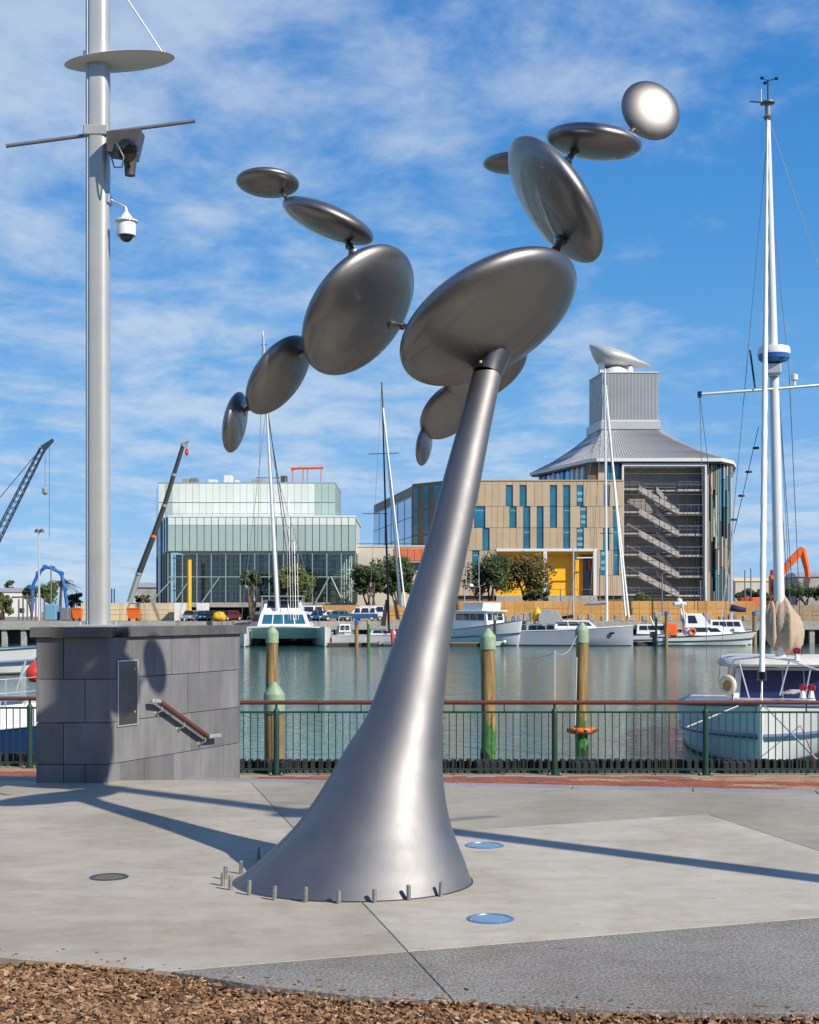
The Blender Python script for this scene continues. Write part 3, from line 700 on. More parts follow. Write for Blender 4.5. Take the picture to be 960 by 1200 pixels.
# ------------------------------------------------------------------ mooring piles in the basin
mat('pile_wood', (.26, .165, .06), .85, var=.65, vs=8, bump=.7, bs=26, aniso=(1, 1, .10))
mat('pile_cap', (.235, .33, .215), .55, var=.18, vs=5)
mat('pile_algae', (.05, .15, .03), .8, var=.5, vs=6, bump=.5, bs=20)
mat('pile_weed', (.025, .035, .015), .9, var=.5, vs=6)
def pile(px, pytop, Y, r, label, capr=1.12, band=True, group=None):
    p = at(px, pytop, Y); zt = p.z
    t = thing('mooring_pile', label, 'pile', (p.x, Y, WZ), group=group)
    n = 20; ph = rnd.uniform(0, 6); hs = [WZ-1.2, -1.75, -1.72, -.9, -.1, zt-.62]
    def ring(z, k=1.0): return [(p.x+.02*math.sin(z*1.3+ph)+r*k*(1+.03*math.sin(5*a+ph+z))*math.cos(a), Y+r*k*(1+.03*math.sin(3*a+ph))*math.sin(a), z) for a in [2*math.pi*i/n for i in range(n)]]
    MB().loft([ring(WZ-1.2), ring(-1.62), ring(-.6), ring(zt-.38)]).build('timber_shaft', 'pile_wood', t, 50)
    if band:
        zz = [-1.55+.16*math.sin(7*2*math.pi*i/n+ph)+.1*math.sin(3*2*math.pi*i/n) for i in range(n)]
        a = ring(-1.6, 1.02); up_ = [(q[0], q[1], zz[i]) for i, q in enumerate(a)]
        MB().loft([ring(WZ-.8, 1.02), up_], cap=False).build('algae_band', 'pile_algae', t, 50)
        MB().loft([ring(WZ-.8, 1.035), [(q[0], q[1], WZ+.28+.1*math.sin(5*i)) for i, q in enumerate(ring(0, 1.035))]], cap=False).build('weed_band', 'pile_weed', t, 50)
    MB().lathe([(r*capr, zt-.62), (r*capr, zt-.26), (r*capr*.98, zt-.23), (.05, zt-.01), (.0001, zt)], (p.x, Y, 0), 28).build('cone_cap', 'pile_cap', t, 30)
    return t
pile(321.5, 799, 28.0, .19, 'stout timber mooring pile with green cone cap close behind the railing')
pile(319, 733, 50.0, .205, 'timber mooring pile with green cap beyond the stout one near the plinth')
pile(572, 736, 41.0, .205, 'timber mooring pile with green cone cap and a bare shaft')
pile(682, 729, 42.5, .185, 'timber mooring pile with green cone cap and an orange ring float')
c = at(682, 856, 42.5); c.z = -1.83
fl = thing('ring_float', 'orange ring float around the mooring pile', 'float', c)
MB().lathe([(.21, -.07), (.30, -.10), (.40, -.05), (.42, .03), (.38, .09), (.28, .10), (.21, .06)], c, 28).build('ring', 'orange_paint', fl, True)
for k in range(9):
    a = k*.7; d = Vector((math.cos(a), math.sin(a), 0)); MB().lathe([(.05, -.05), (.05, .05)], c+d*.42, 8).build('grab_block', 'dark_fixture', fl)
def cable(name, pts, r, m, label, cat, sag=0.0, n=14):
    a, b = Vector(pts[0]), Vector(pts[-1]); P = []
    for i in range(n+1):
        t = i/n; q = a.lerp(b, t); q.z -= sag*4*t*(1-t); P.append(q)
    o = MB().tube(P, r, 6).build(name, m); tag(o, label, cat); return o
# thin stake and its lines between the two far piles
o = MB().tube([at(650, 905, 32.0), at(650, 762, 32.0)], .018, 8).build('white_stake', 'wire_pale'); tag(o, 'thin white stake rising from the water between the two capped piles', 'stake')
cable('mooring_rope', [at(650, 764, 32.0), at(676, 745, 42.3)],   .008, 'rope', 'pale rope from the thin white stake up to the ringed pile', 'rope', .25)
cable('mooring_rope', [at(676, 770, 42.3), at(674, 850, 42.2)], .022, 'rope', 'white rope hanging down the pile with the ring float', 'rope', .0)
cable('mooring_rope', [at(600, 764, 60.0), at(650, 765, 32.0)], .007, 'rope', 'slack rope running from the thin stake out across the basin', 'rope', .2)

# ------------------------------------------------------------------ boats
mat('hull_white', (.66, .67, .68), .3, var=.05, vs=1.2, coat=.25)
mat('hull_grey', (.27, .30, .35), .3, var=.06, vs=1, coat=.25)
mat('hull_lilac', (.60, .61, .66), .3, var=.06, vs=1, coat=.25)
mat('hull_navy', (.012, .025, .11), .22, coat=.5)
mat('boot_dark', (.03, .032, .04), .5)
mat('stripe_blue', (.10, .13, .22), .35)
mat('deck_pale', (.55, .55, .52), .6, var=.1, vs=3)
mat('canvas_beige', (.40, .31, .23), .9, var=.18, vs=5, bump=.5, bs=16)
mat('canvas_navy', (.012, .02, .075), .85, var=.2, vs=5)
mat('canvas_grey', (.30, .31, .33), .9, var=.2, vs=4)
mat('sky_blue', (.14, .30, .46), .6)
mat('timber_warm', (.32, .17, .06), .6, var=.3, vs=6)
mat('lamp_red', (.22, .008, .012), .3, coat=.4)
mat('buoy_cream', (.56, .49, .36), .7, var=.15, vs=9)
mat('alu', (.60, .61, .62), .38, .5)
def hull(t, L, B, Ff, Fa, m='hull_white', rake=.9, draft=.5, full=.55, stripe=None, boot='boot_dark', off=0.0, trans=.86):
    n = 15; secs = []; rail = []
    for i in range(n+1):
        u_ = (i/n)**1.55
        b = B/2*(1-(1-min(u_/.46, 1))**2.0)**(full+.2) if u_ < .46 else B/2*(1-(1-trans)*((u_-.46)/.54)**2)
        b = max(b, .03); zs = Fa+(Ff-Fa)*(1-u_)**1.8
        def P(y, z, kb): return (u_*L+rake*(1-u_)**1.5*(1-(z+draft)/(zs+draft)), off+y*kb, z)
        fl_ = .62+.3*min(1, u_*1.6); f2 = .80+.16*min(1, u_*1.6)
        sec = [P(b, zs, 1), P(b*f2, zs*.5, 1), P(b*fl_, .02, 1), P(b*fl_*.62, -draft*.7, 1), P(.02, -draft, 1)]
        sec += [(x, 2*off-y, z) for (x, y, z) in sec[::-1]]
        secs.append(sec); rail.append((sec[0], sec[-1], zs, b, sec[1]))
    h = MB().loft(secs).build('hull', m, t, 50)
    MB().add([p for r_ in rail for p in ((r_[0][0], r_[0][1]-.02*(1 if r_[0][1] > off else -1), r_[2]-.05), (r_[1][0], r_[1][1], r_[2]-.05))], [(2*i, 2*i+1, 2*i+3, 2*i+2) for i in range(n)]).build('deck', 'deck_pale', t)
    for k in (0, 1): MB().tube([r_[k] for r_ in rail], .045, 8).build('gunwale', 'hull_white' if stripe is None else stripe, h, 50)
    if stripe:
        for sg in (1, -1):
            P = [(s_[1][0]-.04, off+(s_[1][1]-off)*1.0*sg+.03*sg, s_[1][2]) for s_ in secs]
            MB().tube(P, .075, 6).build('rub_strake', stripe, h, 50)
    for sg in (0, 1):
        w = [s_[2] if sg == 0 else s_[7] for s_ in secs[1:]]
        MB().tube([(p[0], p[1], .07) for p in w], .06, 6).build('waterline', boot, h, 50)
    return h, rail
def taper(x0, x1, w0, w1, z0, z1, fs=.4, bs=.1, k=.86, off=0.0):
    """cabin: footprint x0..x1, half widths w0 (front) w1 (aft), leaning faces"""
    b = [(x0, -w0), (x1, -w1), (x1, w1), (x0, w0)]
    tt = [(x0+fs, -w0*k), (x1-bs, -w1*k), (x1-bs, w1*k), (x0+fs, w0*k)]
    return [(x, y+off, z0) for x, y in b], [(x, y+off, z1) for x, y in tt]
def cabin(t, m, *a, name='cabin', **kw):
    lo, hi = taper(*a, **kw); o = MB().loft([lo, hi]).build(name, m, t); return lo, hi, o
def panes(parent, lo, hi, side, n, m='glass_dark', v=(.35, .85), h=(.06, .94), gap=.05, name='window'):
    i, j = {'front': (3, 0), 'left': (0, 1), 'aft': (1, 2), 'right': (2, 3)}[side]
    a, b, c_, d = map(Vector, (lo[i], lo[j], hi[j], hi[i])); nr = (b-a).cross(d-a).normalized()
    q = lambda u_, v_: a.lerp(b, u_).lerp(d.lerp(c_, u_), v_)
    cen = sum((Vector(p) for p in lo+hi), Vector())/8
    if nr.dot(a-cen) < 0: nr = -nr
    for k in range(n):
        u0 = h[0]+(h[1]-h[0])*(k+gap)/n; u1 = h[0]+(h[1]-h[0])*(k+1-gap)/n
        f = [q(u0, v[0]), q(u1, v[0]), q(u1, v[1]), q(u0, v[1])]
        MB().loft([[tuple(p+nr*.004) for p in f], [tuple(p+nr*.022) for p in f]]).build(name, m, parent)
def ring_tube(c, R_, r, axis, n=20, k=8):
    Z = Vector(axis).normalized(); A = Z.orthogonal().normalized(); Bv = Z.cross(A); c = Vector(c); vs_ = []
    for i in range(n):
        a = 2*math.pi*i/n; d = A*math.cos(a)+Bv*math.sin(a)
        for j in range(k):
            b = 2*math.pi*j/k; vs_.append(c+d*(R_+r*math.cos(b))+Z*r*math.sin(b))
    return MB().add(vs_, [(i*k+j, ((i+1) % n)*k+j, ((i+1) % n)*k+(j+1) % k, i*k+(j+1) % k) for i in range(n) for j in range(k)])
def loc(t, w):          # world point -> local space of a turned thing
    return (Matrix.Rotation(-t.rotation_euler.z, 3, 'Z') @ (Vector(w)-Vector(t.location)))/t.scale.x

# near motor sailer, bow towards the promenade
bow = Vector((9.62, 38.6, WZ)); t = thing('motor_sailer', 'white motor sailer with navy windscreen and furled forestay moored bow on', 'boat', bow, R(77), None, True)
hl, rl = hull(t, 14, 5.15, 1.80, 1.25, 'hull_white', rake=.85, full=.64, stripe='stripe_blue', draft=.6)
MB().tube([(.05, 0, 1.86), (.35, 0, .7), (.75, 0, -.1)], [.10, .085, .07], 10).build('stem_post', 'white_gloss', t, 40)
lo, hi, cb = cabin(t, 'white_gloss', 4.4, 11.5, 1.5, 1.75, 1.35, 2.62, fs=.75, k=.94, off=-.75)
panes(cb, lo, hi, 'front', 4, 'glass_navy', v=(.16, .93), gap=.03); panes(cb, lo, hi, 'left', 5, 'glass_navy', v=(.3, .88)); panes(cb, lo, hi, 'right', 5, 'glass_navy', v=(.16, .93), gap=.03)
rs = []
for z, k in ((2.62, 1.0), (2.70, 1.04), (2.84, 1.0), (2.92, .86)):
    rs.append([(8.2+3.9*k*math.copysign(abs(math.cos(a))**.5, math.cos(a)), -.78+1.95*k*math.copysign(abs(math.sin(a))**.5, math.sin(a)), z+.10*math.cos(a)*-.6) for a in [2*math.pi*i/40 for i in range(40)]])
MB().loft(rs).build('cabin_roof', 'deck_pale', t, 40)
lo2, hi2, fd = cabin(t, 'white_gloss', 2.6, 4.6, .8, 1.3, 1.35, 1.72, fs=.5, k=.92, off=-.5, name='fore_cabin')
# mast, radar, cross arm
mtop = at(899.5, 120, 43.6); mbot = at(916, 812, 43.6)
ml = [loc(t, p) for p in (mbot, mtop)]; md = ml[1]-ml[0]
mp_ = lambda f: ml[0]+md*f
def mpy(py): return loc(t, at(916+(899.5-916)*(812-py)/(812-120), py, 43.6))
MB().tube([mp_(0), mp_(.1), mp_(.5), mp_(.97)], [.165, .165, .15, .075], 16).build('mast', 'hull_white', t, 50)
fst = loc(t, at(893, 792, 39.0)); fh = mpy(128)
N_ = 60; MB().tube([fst.lerp(fh, i/N_) for i in range(N_+1)], [.05+.035*(1-abs(2*i/N_-.55)**2)+.008*math.sin(i*1.9) for i in range(N_+1)], 10).build('furled_sail', 'sail_white', t, 50)
MB().lathe([(.11, -.12), (.13, -.10), (.13, .10), (.11, .12)], fst, 14).build('furler_drum', 'black_gloss', t, 40)
MB().tube([fst, loc(t, at(893, 832, 38.7))], .022, 8).build('forestay', 'wire_pale', t)
rd = mpy(417)+Vector((-.33, 0, 0)); s_ = 43.3/F
MB().lathe([(.10, -.30), (14*s_, -.24), (18*s_, -.16), (18.8*s_, -.02)], rd, 28).build('radar_base', 'blue_paint', t, 40)
MB().lathe([(18.9*s_, -.02), (19*s_, .10), (18*s_, .20), (12*s_, .24), (.0001, .25)], rd, 28).build('radar_dome', 'white_gloss', t, 40)
MB().cbox(rd.x-.18, rd.x+.18, rd.y-.22, rd.y+.22, rd.z-.62, rd.z-.30, .03).build('radar_bracket', 'alu', t)
ca = mpy(456); 
wl, wr = loc(t, at(820, 462, 43.4)), loc(t, at(1010, 447, 43.8)); cm = loc(t, at(905, 456, 43.5))
MB().tube([wl, cm, wr], .045, 10).build('crosstree', 'alu', t, 50)
MB().lathe([(.07, -.1), (.07, .08), (.0001, .1)], wl, 10).build('crosstree_lamp', 'black_gloss', t)
MB().tube([loc(t, at(885, 455, 43.4)), loc(t, at(879, 410, 43.4))], .03, 8).build('whip_aerial', 'wire_dark', t)
MB().lathe([(.05, 0), (.05, .14), (.11, .18), (.11, .34), (.0001, .38)], loc(t, at(931, 452, 43.6)), 12).build('satellite_dome', 'white_gloss', t, 40)
MB().cbox(*sum(([c_-.16, c_+.16] for c_ in mpy(436)-Vector((.2, 0, 0))), []), .02).build('mast_lamp', 'alu', t)
# mast head gear
mh = mp_(.97)
MB().lathe([(.10, 0), (.15, .10), (.09, .16), (.09, .5), (.22, .52), (.22, .56), (.05, .58)], mh, 12).build('masthead_fitting', 'grey_bar', t, 40)
MB().tube([mh+Vector((0, 0, .5)), mh+Vector((0, 0, 1.25))], .022, 6).build('wind_mast', 'wire_dark', t)
for a in range(3):
    d = Vector((math.cos(a*2.1+.3), math.sin(a*2.1+.3), 0))*.26
    MB().tube([mh+Vector((0, 0, 1.22)), mh+d+Vector((0, 0, 1.24))], .014, 5).build('cup_arm', 'wire_dark', t)
    MB().lathe([(.0001, -.05), (.05, -.02), (.065, .03)], mh+d+Vector((0, 0, 1.24)), 10).build('wind_cup', 'black_mat', t)
MB().tube([mh+Vector((0, .05, .55)), mh+Vector((0, .55, .62))], .02, 6).build('wind_vane', 'wire_dark', t)
MB().tube([mh+Vector((.1, .2, .5)), mh+Vector((.1, .2, 1.0))], .035, 8).build('head_aerial', 'wire_pale', t)
# boom cover hanging round the mast: a wrinkled sack
def sack(pys, offs, rads, ph):
    sk = []
    for j, (py, (ox, oy), r_) in enumerate(zip(pys, offs, rads)):
        c_ = mpy(py); wx = Matrix.Rotation(-t.rotation_euler.z, 3, 'Z') @ Vector((ox, oy, 0)); ring = []
        for i in range(56):
            a = 2*math.pi*i/56; k = 1+.10*math.sin(5*a+ph+j*.45)+.08*math.sin(9*a-ph*2+j*.9)+.05*math.sin(17*a+j*1.7)
            ring.append((c_.x+wx.x+r_*1.1*math.cos(a)*k, c_.y+wx.y+r_*math.sin(a)*k, c_.z+.06*math.sin(3*a+ph+j)))
        sk.append(ring)
    return MB().loft(sk)
pys_ = (699, 706, 714, 722, 731, 740, 748, 755, 761, 766)
sack(pys_, [(.05+.028*j, .05) for j in range(10)], (.12, .24, .34, .42, .46, .47, .44, .38, .28, .12), 1.0).build('boom_cover', 'canvas_beige', t, True)
sack(pys_[1:9], [(-.26+.01*j, -.05) for j in range(8)], (.08, .15, .20, .24, .25, .23, .17, .07), 3.0).build('boom_cover', 'canvas_beige', t, True)
# stays
dk = lambda px, py, Y: loc(t, at(px, py, Y))
for p, q, m_ in ((mpy(135), dk(965, 330, 46.0), 'wire_pale'), (mpy(150), dk(842, 800, 44), 'wire'), (mpy(455), dk(930, 800, 45), 'wire_dark'), (mpy(200), dk(925, 440, 43.8), 'wire'), (dk(925, 440, 43.8), dk(942, 820, 45.5), 'wire_dark'), (mpy(330), dk(935, 790, 45), 'wire_dark'), (wl, dk(842, 640, 44), 'wire'), (mpy(260), dk(931, 800, 44.6), 'wire'), (wl+Vector((0, 0, -.05)), dk(829, 790, 43), 'wire')):
    MB().tube([p, q], .011, 5).build('stay', m_, t)
for k in range(4): # baggy wrinkles on the left lower shroud
    q = dk(886-k*8.5, 525+k*28, 44); MB().tube([q-Vector((0, 0, .03)), q+Vector((0, 0, .03))], .1, 8).build('shroud_pad', 'black_mat', t)
MB().tube([dk(889, 500, 44), dk(860, 625, 44)], .012, 5).build('stay', 'wire_dark', t)
# pulpit rail, life buoy, lamps, anchor
PR = [dk(852, 800, 43.5), dk(860, 773, 42.6), dk(892, 770, 39.2), dk(925, 774, 40), dk(962, 786, 42.5)]
MB().tube(PR, .026, 8).build('pulpit_rail', 'alu', t, 50)
for a, b in ((dk(866, 775, 42.2), dk(878, 818, 42.2)), (dk(925, 774, 40.2), dk(914, 815, 40.2)), (dk(893, 771, 39.2), dk(893, 824, 39.2)), (dk(950, 783, 41.8), dk(944, 815, 41.8))):
    MB().tube([a, b], .022, 8).build('stanchion', 'alu', t)
q = dk(853, 803, 42.8); vd = Matrix.Rotation(-t.rotation_euler.z, 3, 'Z') @ Vector((-.35, -1, 0))
vr = Matrix.Rotation(-t.rotation_euler.z, 3, 'Z') @ Vector((-.95, -.75, 0))
ring_tube(q, .235, .085, vr).build('life_ring', 'buoy_cream', t, True)
MB().lathe([(.20, -.03), (.20, .03)], q, 20, vr).build('ring_cover', 'timber_warm', t)
for px, py, Y in ((934, 763, 42.5), (941, 806, 41.3), (951, 806, 41.5)):
    q = dk(px, py, Y); MB().lathe([(.11, -.05), (.12, .0), (.11, .05), (.0001, .075)], q, 18, vd).build('red_lamp', 'lamp_red', t, 40)
    MB().lathe([(.10, -.30), (.07, -.16), (.06, -.08)], q, 12).build('lamp_stand', 'white_gloss', t, 40)
q = dk(932, 846, 40.4)
an = MB(); an.tube([q+Vector((0, 0, .32)), q+Vector((0, 0, -.30))], .045, 8); an.build('anchor_shank', 'timber_warm', t)
ww = Matrix.Rotation(-t.rotation_euler.z, 3, 'Z') @ Vector((1, 0, 0))
MB().tube([q+ww*-.30+Vector((0, 0, -.38)), q+Vector((0, 0, -.27)), q+ww*.32+Vector((0, 0, -.36))], [.02, .07, .02], 8).build('anchor_fluke', 'dark_fixture', t, 50)
MB().cbox(q.x-.12, q.x+.16, q.y-.14, q.y+.14, q.z+.12, q.z+.36, .03).build('anchor_roller', 'timber_warm', t)
for k in range(3): ring_tube(dk(925+k*4, 812, 41.8)+Vector((0, 0, .03*k)), .2, .03, (0, 0, 1), 16, 6).build('rope_coil', 'rope', t, True)
for k, (a, b) in enumerate(((dk(868, 826, 39.4), at(805, 852, 36.0)), (dk(895, 826, 38.9), at(960, 893, 21.0)), (dk(938, 850, 40.3), at(955, 890, 21.0)))):
    bb = b if k == 0 else b
    MB().tube([a, loc(t, bb)], .018 if k != 2 else .012, 6).build('mooring_line', 'rope' if k == 0 else ('rope' if k == 1 else 'rope_red'), t)
MB().lathe([(.16, -.24), (.2, 0), (.16, .24)], dk(866, 836, 40.0), 12).build('fender', 'white_mat', t, True)

def yacht_rig(t, top, base, r0, r1, m, extra, sp=None):
    MB().tube([base, base.lerp(top, .5), top], [r0, (r0+r1)/2, r1], 10).build('mast', m, t, 50)
    for a, b, r_, m_ in extra: MB().tube([a, b], r_, 6).build('stay' if r_ < .07 else 'furled_sail', m_, t, 50)
    if sp:
        for (a, b) in sp: MB().tube([a, b], .05, 6).build('spreader', 'wire_dark', t)
def Wl(t): return lambda px, py, Y: loc(t, at(px, py, Y))

# catamaran
t = thing('catamaran', 'large white catamaran with raised cabin moored bows on', 'boat', at(334, 757, 175).xy.to_3d()+Vector((0, 0, WZ)), R(97), None, True)
h1, r1_ = hull(t, 16, 2.4, 2.5, 1.9, 'hull_white', rake=.3, off=5.0, full=.6, draft=.5)
h2, r2_ = hull(t, 16, 2.4, 2.5, 1.9, 'hull_white', rake=.3, off=-5.0, full=.6, draft=.5)
MB().loft([[(4.6, y, .95) for y in (-4.2, 4.2)]+[(3.0, 4.2, 2.45), (3.0, -4.2, 2.45)], [(14, -4.2, 1.1), (14, 4.2, 1.1), (14, 4.2, 2.3), (14, -4.2, 2.3)]]).build('bridge_deck', 'white_gloss', t)
MB().tube([(1.6, -5, 2.35), (1.4, 0, 2.5), (1.6, 5, 2.35)], .16, 10).build('cross_beam', 'alu', t, 50)
MB().add([(1.7, -3.9, 2.3), (1.7, 3.9, 2.3), (3.0, 3.9, 2.3), (3.0, -3.9, 2.3)], [(0, 1, 2, 3)]).build('trampoline', 'canvas_grey', t)
lo, hi, cb = cabin(t, 'white_gloss', 4.2, 12, 3.4, 4.3, 2.4, 4.4, fs=2.0, k=.82)
panes(cb, lo, hi, 'front', 4, 'glass_teal', v=(.2, .8)); panes(cb, lo, hi, 'right', 4, v=(.35, .8)); panes(cb, lo, hi, 'left', 4, v=(.35, .8))
lo, hi, cb = cabin(t, 'white_gloss', 7.4, 12, 2.6, 3.0, 4.4, 5.9, fs=.8, k=.85, name='flybridge'); panes(cb, lo, hi, 'front', 3, v=(.3, .9))
MB().cbox(7.0, 12.4, -2.9, 2.9, 6.3, 6.42, .04).build('bimini_top', 'canvas_grey', t)
for x in (7.2, 12.2):
    for y in (-2.7, 2.7): MB().tube([(x, y, 4.4), (x, y, 6.3)], .045, 6).build('bimini_post', 'alu', t)
P_ = Wl(t); tp_, bs_ = P_(308, 388, 182), P_(326, 728, 182)
yacht_rig(t, tp_, bs_, .30, .12, 'hull_white', [(tp_, P_(330, 730, 176), .035, 'wire'), (P_(311, 470, 182), P_(352, 715, 186), .05, 'wire_dark'), (P_(310, 450, 182), P_(345, 715, 186), .05, 'wire_dark'), (tp_, P_(300, 715, 186), .03, 'wire'), (P_(312, 480, 182), P_(283, 725, 180), .03, 'wire'), (P_(314, 520, 182), P_(376, 730, 182), .03, 'wire')], [(P_(306, 404, 182), P_(313, 404, 182)), (P_(300, 560, 182), P_(330, 560, 182))])
for k in range(5): MB().tube([P_(338+k*3, 735, 180), P_(335+k*3.4, 560+k*25, 183)], .03, 5).build('halyard', 'wire_pale' if k % 2 else 'wire', t)

# racing yacht behind the stem
t = thing('racing_yacht', 'pale racing yacht with a dark mast and red bow patch', 'boat', at(508, 757, 180).xy.to_3d()+Vector((0, 0, WZ)), R(168), None, True)
hl, rl = hull(t, 13, 3.6, 1.7, 1.3, 'hull_lilac', rake=.2, draft=.4)
P_ = Wl(t)
for a, b in ((P_(459, 737, 178.2), P_(461, 757, 178.2)), (P_(466, 737, 178.0), P_(465, 752, 178.0))):
    MB().tube([a, b], .22, 6).build('red_patch', 'red_paint', hl)
lo, hi, cb = cabin(t, 'hull_lilac', 4.5, 8, .8, 1.1, 1.4, 2.0, fs=.8); panes(cb, lo, hi, 'left', 2); panes(cb, lo, hi, 'right', 2)
MB().loft([[tuple(P_(x, y, 180+dy)) for x, y in ((446, 733), (452, 702), (455, 704), (452, 734))] for dy in (-.1, .1)]).build('dark_fin', 'boot_dark', t)
MB().loft([[tuple(P_(x, y, 180.5+dy)) for x, y in ((464, 726), (461, 704), (464, 703), (469, 726))] for dy in (-.1, .1)]).build('dark_fin', 'boot_dark', t)
tp_ = P_(447.5, 448, 180)
yacht_rig(t, tp_, P_(456, 740, 180), .16, .08, 'wire_dark', [(P_(449, 478, 180), P_(470, 712, 178.5), .13, 'sail_white'), (P_(449, 478, 180), P_(475, 712, 178), .11, 'sail_white'), (tp_, P_(432, 735, 180), .025, 'wire'), (tp_, P_(470, 735, 182), .025, 'wire')], [(P_(432, 532, 180), P_(468, 531, 180)), (P_(425, 602, 180), P_(455, 602, 180))])

# launch
t = thing('motor_launch', 'white displacement motor launch with a wheelhouse and aerials', 'boat', at(612, 756, 180).xy.to_3d()+Vector((0, 0, WZ)), R(134), None, True, 1.22)
hl, rl = hull(t, 11.5, 4.4, 2.7, 1.5, 'hull_white', rake=.6, full=.7, stripe='stripe_blue')
lo, hi, cb = cabin(t, 'white_gloss', 3.6, 8.6, 1.45, 1.6, 1.7, 3.6, fs=.35, k=.93)
panes(cb, lo, hi, 'front', 3, v=(.5, .88)); panes(cb, lo, hi, 'right', 4, v=(.5, .88)); panes(cb, lo, hi, 'left', 4, v=(.5, .88))
MB().cbox(3.5, 9.0, -1.65, 1.65, 3.6, 3.72, .04).build('cabin_roof', 'white_gloss', t)
lo, hi, fb = cabin(t, 'white_gloss', 4.4, 7.4, 1.4, 1.4, 3.72, 4.55, fs=-.15, bs=.3, k=1.0, name='flybridge')
MB().tube([(7.2, -1.2, 3.7), (7.2, -1.2, 6.3), (7.2, 1.2, 6.3), (7.2, 1.2, 3.7)], .05, 8).build('radar_arch', 'alu', t, 50)
MB().lathe([(.25, 6.3), (.28, 6.45), (.2, 6.6), (.0001, 6.62)], (7.2, .2, 0), 12).build('radar_dome', 'white_gloss', t, 40)
for y, h_ in ((-1.1, 9.6), (.9, 9.0), (.2, 8.0)): MB().tube([(7.2, y, 6.2), (7.25, y, h_)], .035, 5).build('whip_aerial', 'wire_pale', t)
for k in range(6):
    r_ = rl[1+k]; MB().tube([r_[0], Vector(r_[0])+Vector((0, 0, .7))], .03, 5).build('stanchion', 'alu', t); MB().tube([r_[1], Vector(r_[1])+Vector((0, 0, .7))], .03, 5).build('stanchion', 'alu', t)
for j in (0, 1): MB().tube([Vector(rl[k][j])+Vector((0, 0, .7)) for k in range(1, 7)], .03, 5).build('guard_rail', 'alu', t)
MB().cbox(9.2, 10.4, -.7, .7, 1.3, 2.2, .1).build('engine_box', 'white_mat', t)
o = thing('inflatable_dinghy', 'small white dinghy tied under the bow of the motor launch', 'boat', at(592, 758, 177).xy.to_3d()+Vector((0, 0, WZ)), R(190), None, True)
hull(o, 3.0, 1.4, .6, .5, 'white_mat', draft=.2); MB().tube([(.3, -.6, .55), (0, 0, .62), (.3, .6, .55)], .18, 10).build('bow_tube', 'white_mat', o, True)
MB().cbox(2.4, 2.8, -.3, .3, .4, 1.1, .08).build('outboard', 'black_gloss', o)

# grey yacht
t = thing('grey_yacht', 'blue grey sailing yacht with a tall white mast and furled sails', 'boat', at(742, 754, 181).xy.to_3d()+Vector((0, 0, WZ)), R(172), None, True, 1.25)
hl, rl = hull(t, 12.5, 3.8, 2.1, 1.5, 'hull_grey', rake=.0, draft=.4)
MB().box(1.9, 2.35, 1.30, 1.50, 1.2, 1.4).build('porthole', 'glass_dark', hl)
lo, hi, cb = cabin(t, 'white_gloss', 3.5, 8.0, 1.0, 1.3, 1.75, 2.6, fs=1.0, k=.85); panes(cb, lo, hi, 'right', 3); panes(cb, lo, hi, 'left', 3)
lo, hi, cb = cabin(t, 'canvas_grey', 7.0, 9.5, 1.3, 1.3, 2.4, 3.7, fs=.9, bs=.1, k=.85, name='spray_hood')
P_ = Wl(t); tp_, bs_ = P_(709, 432, 181), P_(711, 728, 181)
MB().tube([P_(711, 706, 181), P_(684, 708, 181.5)], [.22, .16], 10).build('boom_sail', 'canvas_grey', t, 50)
yacht_rig(t, tp_, bs_, .17, .10, 'hull_white', [(P_(710, 452, 181), P_(733, 722, 180), .12, 'sail_white'), (P_(710, 470, 181), P_(737, 724, 180), .14, 'sail_white'), (tp_, P_(690, 728, 181), .03, 'wire'), (tp_, P_(664, 730, 182), .025, 'wire'), (P_(710, 500, 181), P_(720, 728, 180.5), .03, 'wire')], [(P_(704, 545, 181), P_(717, 545, 181)), (P_(703, 625, 181), P_(718, 625, 181))])
for k in range(7):
    for j in (0, 1):
        if k > 0: MB().tube([rl[k*2][j], Vector(rl[k*2][j])+Vector((0, 0, .65))], .025, 5).build('stanchion', 'alu', t)
for j in (0, 1): MB().tube([Vector(rl[k][j])+Vector((0, 0, .65)) for k in range(1, 15)], .02, 5).build('guard_rail', 'alu', t)

# white motor boat on the right
t = thing('sport_fisher', 'white cabin motor boat with dark stripe and an orange life ring', 'boat', at(888, 753, 181).xy.to_3d()+Vector((0, 0, WZ)), R(176), None, True, 1.12)
hl, rl = hull(t, 11.5, 3.6, 1.7, .95, 'hull_white', rake=1.6, full=.7, stripe='boot_dark')
lo, hi, cb = cabin(t, 'white_gloss', 2.6, 8.2, .8, 1.45, 1.2, 2.3, fs=1.6, k=.88, name='fore_cabin'); panes(cb, lo, hi, 'right', 1, v=(.35, .75), h=(.1, .5)); panes(cb, lo, hi, 'left', 1, v=(.35, .75), h=(.1, .5)); panes(cb, lo, hi, 'right', 1, v=(.35, .75), h=(.52, .8))
lo, hi, cb = cabin(t, 'white_gloss', 5.4, 8.4, 1.3, 1.4, 2.1, 3.7, fs=1.1, k=.85); panes(cb, lo, hi, 'front', 2, v=(.2, .85)); panes(cb, lo, hi, 'right', 1, v=(.3, .85), h=(.1, .55)); panes(cb, lo, hi, 'left', 1, v=(.3, .85), h=(.1, .55)); panes(cb, lo, hi, 'aft', 2, 'glass_teal', v=(.1, .9))
MB().tube([(8.2, -1.2, 1.2), (8.7, -1.1, 4.9), (8.7, 1.1, 4.9), (8.2, 1.2, 1.2)], .09, 8).build('aft_arch', 'white_gloss', t, 50)
